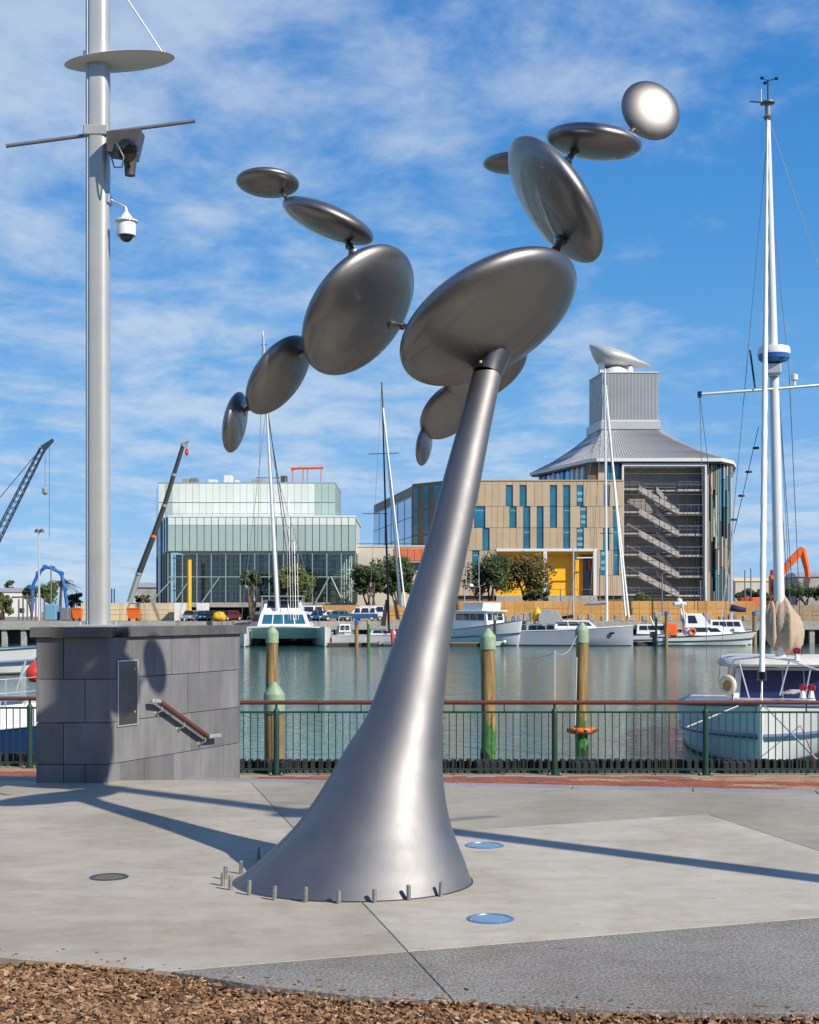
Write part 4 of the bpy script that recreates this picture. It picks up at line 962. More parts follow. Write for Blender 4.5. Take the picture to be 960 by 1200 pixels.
MB().cbox(8.2, 9.6, -1.1, 1.1, 4.6, 5.0, .08).build('arch_rack', 'white_mat', t); MB().lathe([(.3, 5), (.32, 5.3), (.0001, 5.5)], (8.9, .4, 0), 12).build('radar_dome', 'white_gloss', t, 40)
ring_tube((7.6, 1.47, 1.6), .34, .11, (0, 1, 0)).build('life_ring', 'orange_paint', t, True); ring_tube((7.6, -1.47, 1.6), .34, .11, (0, 1, 0)).build('life_ring', 'orange_paint', t, True)
for y in (-.55, .55):
    MB().loft([[(11.5+dx, y+dy, z) for dx, dy in ((0, -.22), (.7, -.18), (.7, .18), (0, .22))] for z in (.9, 1.6)]).build('outboard', 'dark_fixture', t); MB().tube([(11.8, y, .9), (11.8, y, -.4)], .12, 8).build('outboard_leg', 'dark_fixture', t)
P_ = Wl(t)
for (px, top) in ((811, 640), (815, 610)): MB().tube([P_(px+3, 715, 180), P_(px, top, 180)], .04, 5).build('fishing_rod', 'wire_dark', t)
# second white cruiser behind it
t = thing('cabin_cruiser', 'white cabin cruiser with navy sail cover behind the dark striped motor boat', 'boat', at(888, 750, 187).xy.to_3d()+Vector((0, 0, WZ)), R(178), None, True)
hl, rl = hull(t, 9, 3.0, 1.9, 1.5, 'hull_white', rake=1.0, full=.7)
lo, hi, cb = cabin(t, 'white_gloss', 1.8, 6.5, .9, 1.2, 1.7, 3.3, fs=.6, k=.9); panes(cb, lo, hi, 'right', 4, v=(.45, .85)); panes(cb, lo, hi, 'left', 4, v=(.45, .85))
P_ = Wl(t); MB().tube([P_(856, 712, 187), P_(866, 714, 187), P_(874, 715, 187)], [.5, .42, .3], 10).build('sail_cover', 'canvas_navy', t, True)
MB().tube([P_(857, 735, 187), P_(857, 560, 187)], [.2, .14], 8).build('mast', 'alu', t)
MB().tube([P_(845, 728, 187), P_(860, 610, 187)], .06, 6).build('stay', 'wire_pale', t)

# more craft along the far berths
def small_cruiser(px, Y, L_, rot, m, label, top=None, sc_=1.0):
    t = thing('small_cruiser', label, 'boat', at(px, 750, Y).xy.to_3d()+Vector((0, 0, WZ)), R(rot), None, True, sc_)
    hl, rl = hull(t, L_, L_*.33, 1.7, 1.2, m, rake=.9, full=.68, stripe='stripe_blue')
    lo, hi, cb = cabin(t, 'white_gloss', L_*.24, L_*.75, .8, 1.15, 1.4, 2.7, fs=.9, k=.86); panes(cb, lo, hi, 'right', 3, v=(.4, .85)); panes(cb, lo, hi, 'left', 3, v=(.4, .85)); panes(cb, lo, hi, 'front', 2, v=(.35, .85))
    for j in (0, 1): MB().tube([Vector(rl[k][j])+Vector((0, 0, .55)) for k in range(1, 8)], .03, 5).build('guard_rail', 'alu', t)
    for k in range(1, 8, 2):
        for j in (0, 1): MB().tube([rl[k][j], Vector(rl[k][j])+Vector((0, 0, .55))], .025, 5).build('stanchion', 'alu', t)
    MB().tube([(L_*.5, -.9, 2.6), (L_*.55, -.8, 3.7), (L_*.55, .8, 3.7), (L_*.5, .9, 2.6)], .05, 6).build('aft_arch', 'alu', t, 50)
    if top:
        P_ = Wl(t); MB().tube([P_(px+top[0], 745, Y), P_(px+top[0], top[1], Y)], [.14, .09], 8).build('mast', 'alu', t)
        for d in (-9, 10): MB().tube([P_(px+top[0], top[1], Y), P_(px+top[0]+d, 740, Y)], .025, 5).build('stay', 'wire', t)
        MB().tube([P_(px+top[0], 722, Y), P_(px+top[0]-14, 724, Y)], [.24, .18], 8).build('boom_sail', 'canvas_navy', t, 50)
small_cruiser(300, 184, 9, 100, 'hull_white', 'white cruiser lying between the plinth and the catamaran')
small_cruiser(368, 187, 9.5, 95, 'hull_white', 'white cruiser lying behind the starboard hull of the catamaran')
small_cruiser(404, 187, 8, 92, 'hull_lilac', 'small pale cruiser lying under the parked green car')
small_cruiser(678, 186, 9.5, 150, 'hull_white', 'white sloop with navy boom cover behind the grey yacht', (-6, 640))
small_cruiser(806, 188, 9, 172, 'hull_white', 'white cruiser lying behind the stern of the dark striped motor boat')
# boats moored at the left edge
t = thing('speed_boat', 'white speedboat with blue flash and navy cover behind the left railing', 'boat', at(52, 781, 98).xy.to_3d()+Vector((0, 0, WZ)), R(192), None, True, 1.7)
hl, rl = hull(t, 7.5, 2.5, 1.15, .9, 'hull_white', rake=1.2, full=.7, stripe='stripe_blue', draft=.45)
MB().loft([[(x, 1.27+.012*k, z) for x, z in ((2.8, .95), (4.6, .98), (3.9, .55), (3.3, .48))] for k in (-4, 1)]).build('blue_flash', 'blue_paint', hl)
lo, hi, cb = cabin(t, 'canvas_navy', 1.9, 4.2, .7, 1.0, 1.05, 1.75, fs=.9, k=.8, name='cockpit_cover'); 
MB().tube([(1.9, -.8, 1.1), (2.9, -.75, 1.75), (2.9, .75, 1.75), (1.9, .8, 1.1)], .035, 8).build('windscreen_frame', 'alu', t, 50)
for k, (x, z, m_) in enumerate(((4.7, 2.0, 'sky_blue'), (4.5, 1.55, 'red_paint'))): MB().lathe([(.0001, -.3), (.28, -.16), (.33, .1), (.22, .3), (.0001, .36)], (x, 0, z), 12).build('towable_cushion', m_, t, True)
t = thing('navy_yacht', 'white topped yacht with a dark navy hull and a red ball fender', 'boat', at(66, 872, 40).xy.to_3d()+Vector((0, 0, WZ)), R(205), None, True)
hl, rl = hull(t, 12, 3.4, 1.22, 1.0, 'hull_navy', rake=1.0, full=.62, draft=.5)
hb = MB(); 
for j in (0, 1):
    A_ = [Vector(r_[j]) for r_ in rl]; MB().loft([[tuple(p), tuple(p+Vector((0, 0, .62))), tuple(p+Vector((0, (-.06 if p.y > 0 else .06), .62))), tuple(p+Vector((0, (-.06 if p.y > 0 else .06), 0)))] for p in A_]).build('bulwark', 'hull_white', t)
lo, hi, cb = cabin(t, 'white_gloss', 3.2, 8.5, .7, 1.1, 1.2, 2.35, fs=1.5, k=.8); panes(cb, lo, hi, 'right', 3); panes(cb, lo, hi, 'left', 3)
for k in range(1, 10):
    p = Vector(rl[k][1 if rl[k][1][1] > 0 else 0])+Vector((0, 0, .6)); MB().tube([p, p+Vector((0, 0, .75))], .018, 6).build('stanchion', 'alu', t)
for z in (.95, 1.33): MB().tube([Vector(rl[k][1 if rl[k][1][1] > 0 else 0])+Vector((0, 0, z)) for k in range(1, 10)], .012, 6).build('guard_rail', 'alu', t)
P_ = Wl(t); MB().tube([P_(18, 812, 40.5), P_(30, 775, 40.5)], .035, 8).build('stay', 'wire_pale', t)
q = P_(41, 789, 39.5); MB().lathe([(.0001, -.27), (.16, -.22), (.25, -.08), (.25, .08), (.16, .21), (.07, .27), (.04, .34), (.0001, .36)], q, 20).build('ball_fender', 'red_paint', t, True)
# ------------------------------------------------------------------ far quay
mat('hoarding_ply', (.48, .265, .08), .8, var=.18, vs=.8, isl=.16)
mat('hoarding_cream', (.58, .48, .31), .8, var=.1, vs=.6, isl=.08)
mat('timber_deck', (.30, .23, .15), .85, var=.3, vs=2)
Qy = 190.0
qw = thing('quay_wharf', 'concrete wharf on piles along the far side of the basin', 'wharf', (0, Qy, FZ))
MB().box(-160, 160, Qy, Qy+3, FZ-1.15, FZ-.02).build('edge_beam', 'quay_concrete', qw)
MB().box(-160, 160, Qy+2.4, Qy+2.6, -4, FZ-1.15).build('back_wall', 'boot_dark', qw)
pl_ = MB().cbox(-.35, .35, .25, .95, -4-FZ, -1.15, .04).build('wharf_pile', 'quay_concrete'); pl_.parent = qw; pl_.location = (-60, 0, 0); ORG[pl_.name] = Vector((0, 0, 0))
for k in range(1, 52):
    if abs(-60+k*2.6-0) < 75: place(pl_, qw, (-60+k*2.6, 0, 0))
for k in range(24):      # white bollard boxes along the wharf edge
    px = 560+k*15+rnd.uniform(-3, 3)
    if px > 940: break
    p = at(px, 0, Qy+.8); w = rnd.uniform(.35, .6)
    o = MB().cbox(p.x-w, p.x+w, Qy+.4, Qy+1.2, FZ+.0, FZ+rnd.uniform(.6, 1.2), .08)
    o = o.build('wharf_box', rnd.choice(['white_mat', 'quay_concrete', 'quay_concrete', 'grey_bar', 'timber_deck'])); tag(o, 'small pale service box standing on the far wharf edge', 'box', 'service boxes along the far wharf')
def fence(px0, px1, Y, z0, h_, w, m, label, ph='panel'):
    x0, x1 = (px0-480)/F*Y, (px1-480)/F*Y
    t = thing('hoarding', label, 'hoarding', ((x0+x1)/2, Y, z0)); n = round((x1-x0)/w); w = (x1-x0)/n
    a = MB().cbox(-w/2+.015, w/2-.015, -.03, .03, 0, h_, .008).build(ph, m); a.parent = t; ORG[a.name] = Vector((0, 0, 0)); a.location = (-(x1-x0)/2+w/2, 0, 0)
    for i in range(1, n): place(a, t, (-(x1-x0)/2+w*(i+.5), rnd.uniform(-.02, .02), 0))
    p = MB().box(-.05, .05, .04, .14, 0, h_+.08).build('post', 'timber_deck'); p.parent = t; ORG[p.name] = Vector((0, 0, 0)); p.location = (-(x1-x0)/2, 0, 0)
    for i in range(1, n+1): place(p, t, (-(x1-x0)/2+w*i, 0, 0))
    for z in (.35, .62): MB().box(x0, x1, Y-.06, Y-.032, z0+h_*z, z0+h_*z+.07).build('batten', m, t)
    return t
fence(490, 885, 197, FZ, 2.75, 1.35, 'hoarding_ply', 'orange plywood hoarding behind the far wharf')
fence(885, 985, 198, FZ, 2.2, 1.35, 'timber_deck', 'weathered brown board fence beyond the motor sailer')
fence(95, 220, 199, FZ, 2.5, 1.35, 'hoarding_cream', 'cream panel hoarding on the far quay behind the mast')
fence(375, 490, 201, FZ, 2.2, 1.35, 'hoarding_ply', 'orange plywood hoarding behind the parked van')
# floating pontoons
def pontoon(px0, px1, py, Y, label):
    x0, x1 = (px0-480)/F*Y, (px1-480)/F*Y; t = thing('pontoon', label, 'pontoon', ((x0+x1)/2, Y, WZ))
    MB().box(x0, x1, Y-1, Y+1, WZ-.2, WZ+.38).build('float', 'wharf_timber', t)
    n = int((x1-x0)/.6)
    for i in range(n): MB().box(x0+(x1-x0)*i/n+.02, x0+(x1-x0)*(i+1)/n-.02, Y-1.05, Y+1.05, WZ+.385, WZ+.46).build('deck_plank', 'timber_deck', t)
pontoon(382, 442, 0, 178.5, 'floating timber pontoon beside the catamaran')
pontoon(528, 590, 0, 178, 'floating timber pontoon under the motor launch')
pontoon(618, 662, 0, 184, 'floating timber pontoon behind the launch bow')
pontoon(742, 785, 0, 184, 'floating timber pontoon between grey yacht and motor boat')
pontoon(282, 372, 0, 188, 'floating timber pontoon behind the catamaran hulls')
def thinpile(px, py, Y, r, m, mc, label):
    p = at(px, py, Y); t = thing('berth_post', label, 'post', (p.x, Y, WZ))
    MB().tube([(p.x, Y, WZ-1), (p.x, Y, p.z)], r, 10).build('post_shaft', m, t, 50); MB().lathe([(r*1.15, p.z-.5), (r*1.15, p.z), (.0001, p.z+.15)], (p.x, Y, 0), 10).build('post_cap', mc, t, 40)
thinpile(418, 727, 177, .26, 'pile_wood', 'blue_paint', 'brown berth post with blue cap on the pontoon by the catamaran')
thinpile(432, 727, 177, .2, 'pile_algae', 'pile_cap', 'green berth post on the pontoon by the catamaran')
thinpile(580, 722, 177.5, .2, 'wharf_timber', 'pile_cap', 'slim dark berth post in front of the launch wheelhouse')
thinpile(769, 722, 183, .16, 'pile_algae', 'pile_cap', 'slim green berth post beside the pontoon left of the motor boat')
thinpile(781, 717, 180, .22, 'pile_wood', 'blue_paint', 'berth post with blue cap at the motor boat stern')
thinpile(884, 717, 184, .26, 'pile_wood', 'blue_paint', 'berth post with blue cap at the motor boat bow')
o = MB().cbox(*sum(([a-.9, a+.9] for a in at(785, 738, 188)), []), .2).build('orange_float', 'orange_paint'); tag(o, 'orange float stacked on the wharf behind the blue capped post', 'float')

# ------------------------------------------------------------------ buildings
mat('clad_stone', (.43, .335, .225), .75, var=.08, vs=.5, isl=.07)
mat('clad_shadow_gap', (.12, .10, .08), .9)
mat('win_teal', (.015, .15, .25), .10, .1, spec=.8, var=.35, vs=.35)
mat('win_pale', (.16, .42, .52), .15, .1, spec=.8)
mat('bronze', (.14, .105, .07), .5, .2, var=.1, vs=.4)
mat('roof_metal', (.47, .48, .475), .45, .35, var=.08, vs=.25)
mat('roof_metal_dark', (.38, .39, .39), .45, .35, var=.08, vs=.4)
mat('fascia', (.62, .63, .63), .5)
mat('stair_wall', (.28, .245, .23), .85, var=.15, vs=.5)
mat('stair_conc', (.38, .355, .34), .8, var=.1, vs=.8)
mat('mint_glass', (.34, .44, .415), .16, .0, spec=.7, var=.05, vs=.3, isl=.05)
mat('mint_pale', (.58, .64, .60), .3, .0, var=.04, vs=.3, isl=.045)
mat('mint_band', (.64, .72, .69), .3, .0)
mat('glass_sky', (.30, .42, .58), .08, .75, spec=.9, var=.1, vs=.2)
mat('mullion', (.30, .38, .36), .5, .3)
mat('mullion_dark', (.045, .06, .058), .6)
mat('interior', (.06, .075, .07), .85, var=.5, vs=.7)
mat('interior_bits', (.58, .66, .62), .7, var=.3, vs=1.2)
mat('pale_render', (.50, .47, .40), .8, var=.08, vs=.3)
mat('orange_glaze', (.58, .16, .07), .35, var=.12, vs=.6)
def gmat():
    m = bpy.data.materials.new('clear_glass'); m.use_nodes = True; N = m.node_tree.nodes; L = m.node_tree.links; M['clear_glass'] = m
    b = N['Principled BSDF']; N.remove(b); tr = N.new('ShaderNodeBsdfTransparent'); tr.inputs[0].default_value = (.86, .94, .91, 1)
    gl_ = N.new('ShaderNodeBsdfGlossy'); gl_.inputs['Roughness'].default_value = .05; fr = N.new('ShaderNodeFresnel'); fr.inputs[0].default_value = 1.7
    mx = N.new('ShaderNodeMixShader'); L.new(fr.outputs[0], mx.inputs[0]); L.new(tr.outputs[0], mx.inputs[1]); L.new(gl_.outputs[0], mx.inputs[2]); L.new(mx.outputs[0], N['Material Output'].inputs['Surface'])
gmat()
def ax_(px, Y): return (px-480)/F*Y
def zz_(py, Y): return H+(HOR-py)/F*Y

# A: glass exhibition hall on the left
Y = 212.0
A = thing('glass_hall', 'pale green glass hall with a see-through lower storey and set back upper box', 'building', (ax_(300, Y), Y, FZ))
xl, xr = ax_(197, Y), ax_(417, Y); zt, zm, zb = zz_(605, Y), zz_(646, Y), zz_(706, Y)
Yu = 224.0; ul, ur = ax_(186, Yu), ax_(393, Yu); uz0, uz1 = zz_(607, Yu), zz_(566, Yu)
MB().box(xl+.2, xr-.2, Y+.35, Y+25, zm+.1, zt-.15).build('upper_core', 'mint_pale', A)
MB().box(xl, xr, Y-.1, Y+26, zt-.12, zt+.12).build('roof_slab', 'mint_band', A)
n = 26; w = (xr-xl)/n
for i in range(n):
    MB().box(xl+w*i+.05, xl+w*(i+1)-.05, Y-.02, Y+.10, zm+.05, zt-1.35).build('glass_panel', 'mint_glass', A)
    MB().box(xl+w*i+.05, xl+w*(i+1)-.05, Y-.03, Y+.10, zt-1.30, zt-.14).build('glass_panel', 'mint_band', A)
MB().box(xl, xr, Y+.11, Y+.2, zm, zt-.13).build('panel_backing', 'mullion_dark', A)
MB().box(xl, xr, Y-.12, Y+.3, zm-.22, zm+.03).build('transom', 'mullion_dark', A)
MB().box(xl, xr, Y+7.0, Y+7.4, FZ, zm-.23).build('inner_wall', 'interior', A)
MB().box(xl, xr, Y-.12, Y+7, zb-.7, zb).build('base_slab', 'quay_concrete', A)
for i in range(14):   # glazing bays of the lower storey, frames and panes
    a, b = xl+(xr-xl)*i/13, xl+(xr-xl)*(i+1)/13
    MB().box(a-.07, a+.07, Y-.02, Y+.2, zb, zm-.22).build('mullion', 'mullion', A)
    if i < 13:
        for z0, z1 in ((zb+.02, (zb+zm)/2-.08), ((zb+zm)/2+.08, zm-.24)):
            MB().box(a+.08, b-.08, Y+.05, Y+.08, z0, z1).build('pane', 'clear_glass', A)
MB().box(xl, xr, Y-.03, Y+.22, (zb+zm)/2-.07, (zb+zm)/2+.07).build('transom', 'mullion', A)
for (p, q) in ((177, 205), (205, 225), (237, 258), (330, 350), (370, 386), (402, 388), (402, 418), (300, 282)):
    a, b = ax_(p, Y), ax_(q, Y); MB().tube([(a, Y-.3, zb), (b, Y-.3, (zb+zm)/2)], .12, 8).build('brace', 'mullion', A, 50)
st_ = MB()
for i in range(150):     # shelving and scaffold seen through the glass
    x = rnd.uniform(xl+.5, xr-1.5); z = zb+rnd.choice([.9, 1.7, 2.4, 3.2, 4.3, 5.0, 5.8, 6.6]); l_ = rnd.uniform(1, 3.4); d = rnd.uniform(.6, 4)
    st_.box(x, min(x+l_, xr-.3), Y+d, Y+d+.12, z, z+rnd.uniform(.10, .2))
for i in range(110):
    x = rnd.uniform(xl+.4, xr-.4); d = rnd.uniform(.6, 4); st_.box(x, x+.14, Y+d, Y+d+.1, zb, zb+rnd.choice([3.6, 7.2, 7.2]))
st_.build('interior_scaffold', 'interior_bits', A, kind='stuff')
for (p, q) in ((254, 270), (343, 357)): MB().box(ax_(p, Y), ax_(q, Y), Y+1.2, Y+1.3, zz_(654, Y), zz_(651.5, Y)).build('yellow_strip', 'yellow_paint', A)  # plain yellow strips just behind the panes
# left return wall
a, b = Vector((xl, Y, 0)), Vector((ax_(183, Y+20), Y+20, 0))
MB().obox((a.x, a.y+.1, zm), b-a, (.4, 0, 0), (0, 0, zt-zm)).build('side_glazing', 'glass_sky', A); MB().obox((a.x, a.y+.1, zb-1), b-a, (.4, 0, 0), (0, 0, zm-zb+.9)).build('side_wall', 'bronze', A)
for k in range(5): p = a.lerp(b, k/5+.1); MB().box(p.x-.08, p.x-.01, p.y-.1, p.y+.1, zb, zt).build('side_mullion', 'mullion_dark', A)
MB().box(ul, ur, Yu, Yu+18, zt-.3, uz1-.12).build('upper_box', 'mullion', A)
n = 26; w = (ur-ul)/n; zmid = zz_(589, Yu)
for i in range(n):
    dk_ = i < 3 or i > 22
    for z0, z1 in ((uz0+.03, zmid-.06), (zmid+.06, uz1-.05)):
        MB().box(ul+w*i+.02, ul+w*(i+1)-.02, Yu-.12, Yu-.005, z0, z1).build('upper_panel', 'mint_glass' if dk_ and (i % 2 or i > 22) else 'mint_pale', A)
MB().box(ul-.05, ur+.05, Yu-.15, Yu+18, uz1-.1, uz1+.1).build('parapet', 'mullion', A)
MB().obox((ul-.02, Yu+.1, FZ), Vector((ax_(183, Yu+14)-ul, 14, 0)), (.3, 0, 0), (0, 0, uz1-FZ-.15)).build('side_glazing', 'glass_sky', A)
for p0, p1, py0, py1, m_ in ((262, 272, 557, 565, 'white_mat'), (214, 222, 560.5, 565, 'quay_concrete'), (223, 231, 560, 565, 'grey_bar'), (244, 254, 562, 565, 'white_mat'), (295, 309, 561, 565, 'quay_concrete'), (329, 336, 557.5, 565, 'dark_fixture'), (275, 280, 562.5, 565, 'white_mat')):
    MB().cbox(ax_(p0, Yu+3), ax_(p1, Yu+3), Yu+3, Yu+5, zz_(566, Yu+3)-.2, zz_(py0, Yu+3), .05).build('roof_plant', m_, A)
g_ = lambda px, py: at(px, py, Yu+5)
MB().tube([g_(341, 549), g_(379, 548)], .22, 6).build('roof_gantry_beam', 'orange_paint', A)
for px in (343, 355, 360, 376): MB().tube([g_(px, 567), g_(px+.5, 549)], .09, 5).build('roof_gantry_leg', 'orange_paint', A)
MB().tube([g_(341, 552), g_(352, 547), g_(360, 549)], .08, 5).build('roof_gantry_stay', 'orange_paint', A)
MB().tube([at(200, 602, Y-.0), at(417, 602, Y)], .05, 5).build('roof_rail', 'wire_pale', A)
for k in range(19): MB().tube([at(201+k*12, 605, Y), at(201+k*12, 602, Y)], .04, 5).build('rail_post', 'wire_pale', A)
o = MB().tube([at(222, 724, 205), at(222, 656, 205)], .32, 10).build('yellow_pole', 'yellow_paint', None, 50); tag(o, 'plain yellow pole standing before the glass hall', 'pole')

# C: low pale building with orange glazing
Y = 224.0
C_ = thing('low_building', 'low pale rendered building with an orange red glazed corner', 'building', (ax_(460, Y), Y, FZ))
MB().box(ax_(413, Y), ax_(500, Y), Y, Y+9, FZ, zz_(641, Y)).build('wall', 'pale_render', C_)
MB().box(ax_(413, Y), ax_(500, Y), Y-.1, Y+9.1, zz_(641, Y)+.01, zz_(639, Y)).build('coping', 'pale_render', C_)
for k in range(5): MB().box(ax_(462+k*8, Y), ax_(469.5+k*8, Y), Y-.12, Y-.01, zz_(657, Y), zz_(642.5, Y)).build('glazing', 'orange_glaze', C_)
MB().box(ax_(466, Y), ax_(500, Y), Y-.08, Y-.01, zz_(668, Y), zz_(659, Y)).build('glazing', 'glass_dark', C_)
MB().tube([at(415, 637, Y), at(500, 637, Y)], .04, 5).build('roof_rail', 'wire_dark', C_)

# D: stone clad block with teal slot windows and yellow loggia
Y = 228.0; Zx = lambda z: 430+z/3.097; Zy = lambda z: 540+z/3.097
D = thing('stone_block', 'sand coloured panel building with teal slot windows and a yellow loggia', 'building', (ax_(600, Y), Y, FZ))
x0, x1 = ax_(520, Y), ax_(731, Y); ztop = zz_(563, Y)
rowsz = [zz_(Zy(v), Y) for v in (75, 165, 243, 325, 415, 490)]
wins = [[(505, 530), (555, 580), (665, 690), (713, 738), (762, 786), (860, 882)], [(390, 430), (518, 543), (568, 593), (617, 641), (665, 690), (713, 738), (775, 798), (893, 915)], [(420, 445), (568, 593), (617, 641), (713, 738), (762, 787), (858, 880), (895, 915)], [(383, 408), (848, 870), (895, 915)], []]
MB().box(x0, x1, Y+.5, Y+20, zz_(648, Y), ztop-.1).build('wall', 'clad_shadow_gap', D)
MB().box(x0, ax_(581, Y), Y+.5, Y+20, FZ, zz_(648, Y)).build('wall', 'clad_shadow_gap', D)
MB().box(ax_(700, Y), x1, Y+.5, Y+20, FZ, zz_(648, Y)).build('wall', 'clad_shadow_gap', D)
lg0, lg1 = 470, 836
for r in range(5):
    za, zb_ = rowsz[r+1], rowsz[r]
    edges_ = [(278, lg0), (lg1, 932)] if r >= 3 else [(278, 932)]
    for (e0, e1) in edges_:
        ws = [w_ for w_ in wins[r] if e0 <= w_[0] and w_[1] <= e1]; cur = e0
        for w_ in ws+[(e1, e1)]:
            gap_ = w_[0]-cur; k = max(1, round(gap_/25)) if gap_ > 4 else 0
            for i in range(k):
                p, q = cur+gap_*i/k, cur+gap_*(i+1)/k
                MB().box(ax_(Zx(p), Y)+.02, ax_(Zx(q), Y)-.02, Y+rnd.uniform(-.01, .01), Y+.48, za+.03, zb_-.03).build('stone_panel', 'clad_stone', D)
            if w_[1] > w_[0]:
                pale = w_ in ((762, 786), (775, 798), (762, 787), (848, 870))
                MB().box(ax_(Zx(w_[0]), Y)+.06, ax_(Zx(w_[1]), Y)-.06, Y+.22, Y+.3, za+.05, zb_-.05 if r else zb_-.6).build('window', 'win_teal', D)
                if r == 0: MB().box(ax_(Zx(w_[0]), Y)+.02, ax_(Zx(w_[1]), Y)-.02, Y, Y+.48, zb_-.56, zb_-.03).build('stone_panel', 'clad_stone', D)
                for f in ((.8, .45, .2) if pale else (.78,) if rnd.random() < .6 else ()):
                    MB().box(ax_(Zx(w_[0]), Y)+.10, ax_(Zx(w_[1]), Y)-.10, Y+.18, Y+.21, za+(zb_-za)*f, za+(zb_-za)*(f+(.14 if pale else .04))).build('blind', 'win_pale', D)
            cur = w_[1]
MB().box(x0-.1, x1, Y-.08, Y+20, ztop-.08, ztop+.1).build('parapet', 'clad_stone', D)
# turned corner towards the left
a, b = Vector((x0, Y, 0)), Vector((ax_(483, 234), 234, 0)); d = b-a; nn = Vector((d.y, -d.x, 0)).normalized(); nn = nn if nn.y < 0 else -nn
MB().obox(a+Vector((0, .5, FZ)), d, (0, 12, 0), (0, 0, ztop-FZ)).build('corner_wall', 'bronze', D)
for f0, f1 in ((.08, .28), (.46, .62), (.8, .95)):
    for z0, z1 in ((.04, .30), (.33, .6), (.63, .97)): MB().obox(a+d*f0+nn*.05+Vector((0, .5, ztop-(ztop-FZ)*.62*z1)), d*(f1-f0), nn*-.12, (0, 0, (ztop-FZ)*.62*(z1-z0))).build('window', 'win_teal', D)
b2 = Vector((ax_(438, 276), 276, 0)); d2 = b2-b
MB().obox(b+Vector((0, .6, FZ)), d2, (12, 2, 0), (0, 0, ztop-FZ-2.0)).build('glass_wing', 'glass_sky', D)
MB().obox(b+Vector((0, .6, ztop-1.95)), d2, (12, 2, 0), (0, 0, 1.6)).build('roof_band', 'bronze', D)
n2 = Vector((-d2.y, d2.x, 0)).normalized()
for k in range(6):
    p = b+d2*(k/6)+n2*.01; MB().obox(p+Vector((0, .6, FZ)), d2*.010, n2*.02, (0, 0, ztop-FZ-2.1)).build('mullion', 'mullion_dark', D)
for k in range(4): MB().obox(b+n2*.01+Vector((0, .6, ztop-2.2-k*3.3)), d2, n2*.02, (0, 0, .10)).build('transom', 'mullion_dark', D)
# loggia
lx0, lx1 = ax_(Zx(470), Y), ax_(Zx(836), Y); lzt, lzb = zz_(645.5, Y), zz_(698, Y)
MB().box(lx0, lx1, Y+2.2, Y+2.5, FZ, lzt).build('loggia_back', 'yellow_paint', D)
MB().box(ax_(Zx(758), Y), ax_(Zx(773), Y), Y+1, Y+2.19, lzb, lzt-.5).build('loggia_fin', 'yellow_paint', D)
MB().box(lx0, lx1, Y+.45, Y+2.19, lzt-.5, lzt-.05).build('loggia_ceiling', 'yellow_paint', D)
MB().box(lx0, lx1, Y-.2, Y+7, FZ, lzb).build('loggia_floor', 'quay_concrete', D)
MB().box(lx0, lx1, Y-.15, Y+.4, lzt-.08, lzt+.35).build('loggia_frame', 'fascia', D)
for p in (637, 695.5): MB().box(ax_(p, Y), ax_(p+4, Y), Y-.14, Y+.4, lzb+.01, lzt-.1).build('loggia_post', 'fascia', D)
MB().box(ax_(Zx(790), Y), ax_(Zx(818), Y), Y+2.0, Y+2.18, lzb, lzt-.6).build('door', 'glass_dark', D)
MB().tube([(lx0, Y, lzb+1.0), (lx1, Y, lzb+1.0)], .05, 5).build('loggia_rail', 'wire', D)
MB().tube([at(676, 654, Y-1), at(697, 653.5, Y-1)], .12, 6).build('banner_arm', 'fascia', D)
MB().box(ax_(690, Y), ax_(693, Y), Y+1.2, Y+1.4, zz_(668, Y), zz_(656, Y)).build('red_banner', 'red_paint', D)

# E: stair tower with big metal roof
Y = 230.5
E = thing('stair_tower', 'tower with open zigzag stairs, metal hipped roof and curved roof scoop', 'building', (ax_(760, Y), Y, FZ))
ez = zz_(541, 232)
def sx(z): return 620+z/3.635
def sy(z): return 390+z/3.635
L0, L1 = ax_(731, Y), ax_(826, Y)
MB().box(L0, L1, Y+3.6, Y+5.4, FZ, ez-.2).build('stair_back_wall', 'stair_wall', E)
MB().box(ax_(690, Y), L0-.3, Y+1, Y+5.3, zz_(563, Y), ez-.2).build('wall', 'bronze', E)
for k, (p, q) in enumerate(((702, 711), (713, 726))):
    MB().box(ax_(p, Y), ax_(q, Y), Y+.7, Y+.98, zz_(562, Y), ez-.5).build('stone_panel' if k == 0 else 'window', 'clad_stone' if k == 0 else 'win_teal', E)
MB().box(L1+.3, L1+.9, Y+1, Y+5, FZ, ez-.2).build('wall', 'stair_wall', E)
MB().box(L0-.3, L0, Y-.25, Y+5, FZ, ez-.4).build('frame_post', 'fascia', E); MB().box(L1, L1+.3, Y-.25, Y+5, FZ, ez-.4).build('frame_post', 'fascia', E)
MB().box(L0-.3, L1+.3, Y-.27, Y+5, ez-.9, ez-.42).build('frame_head', 'fascia', E)
lev = [572, 599, 624.2, 649, 673.4, 696]
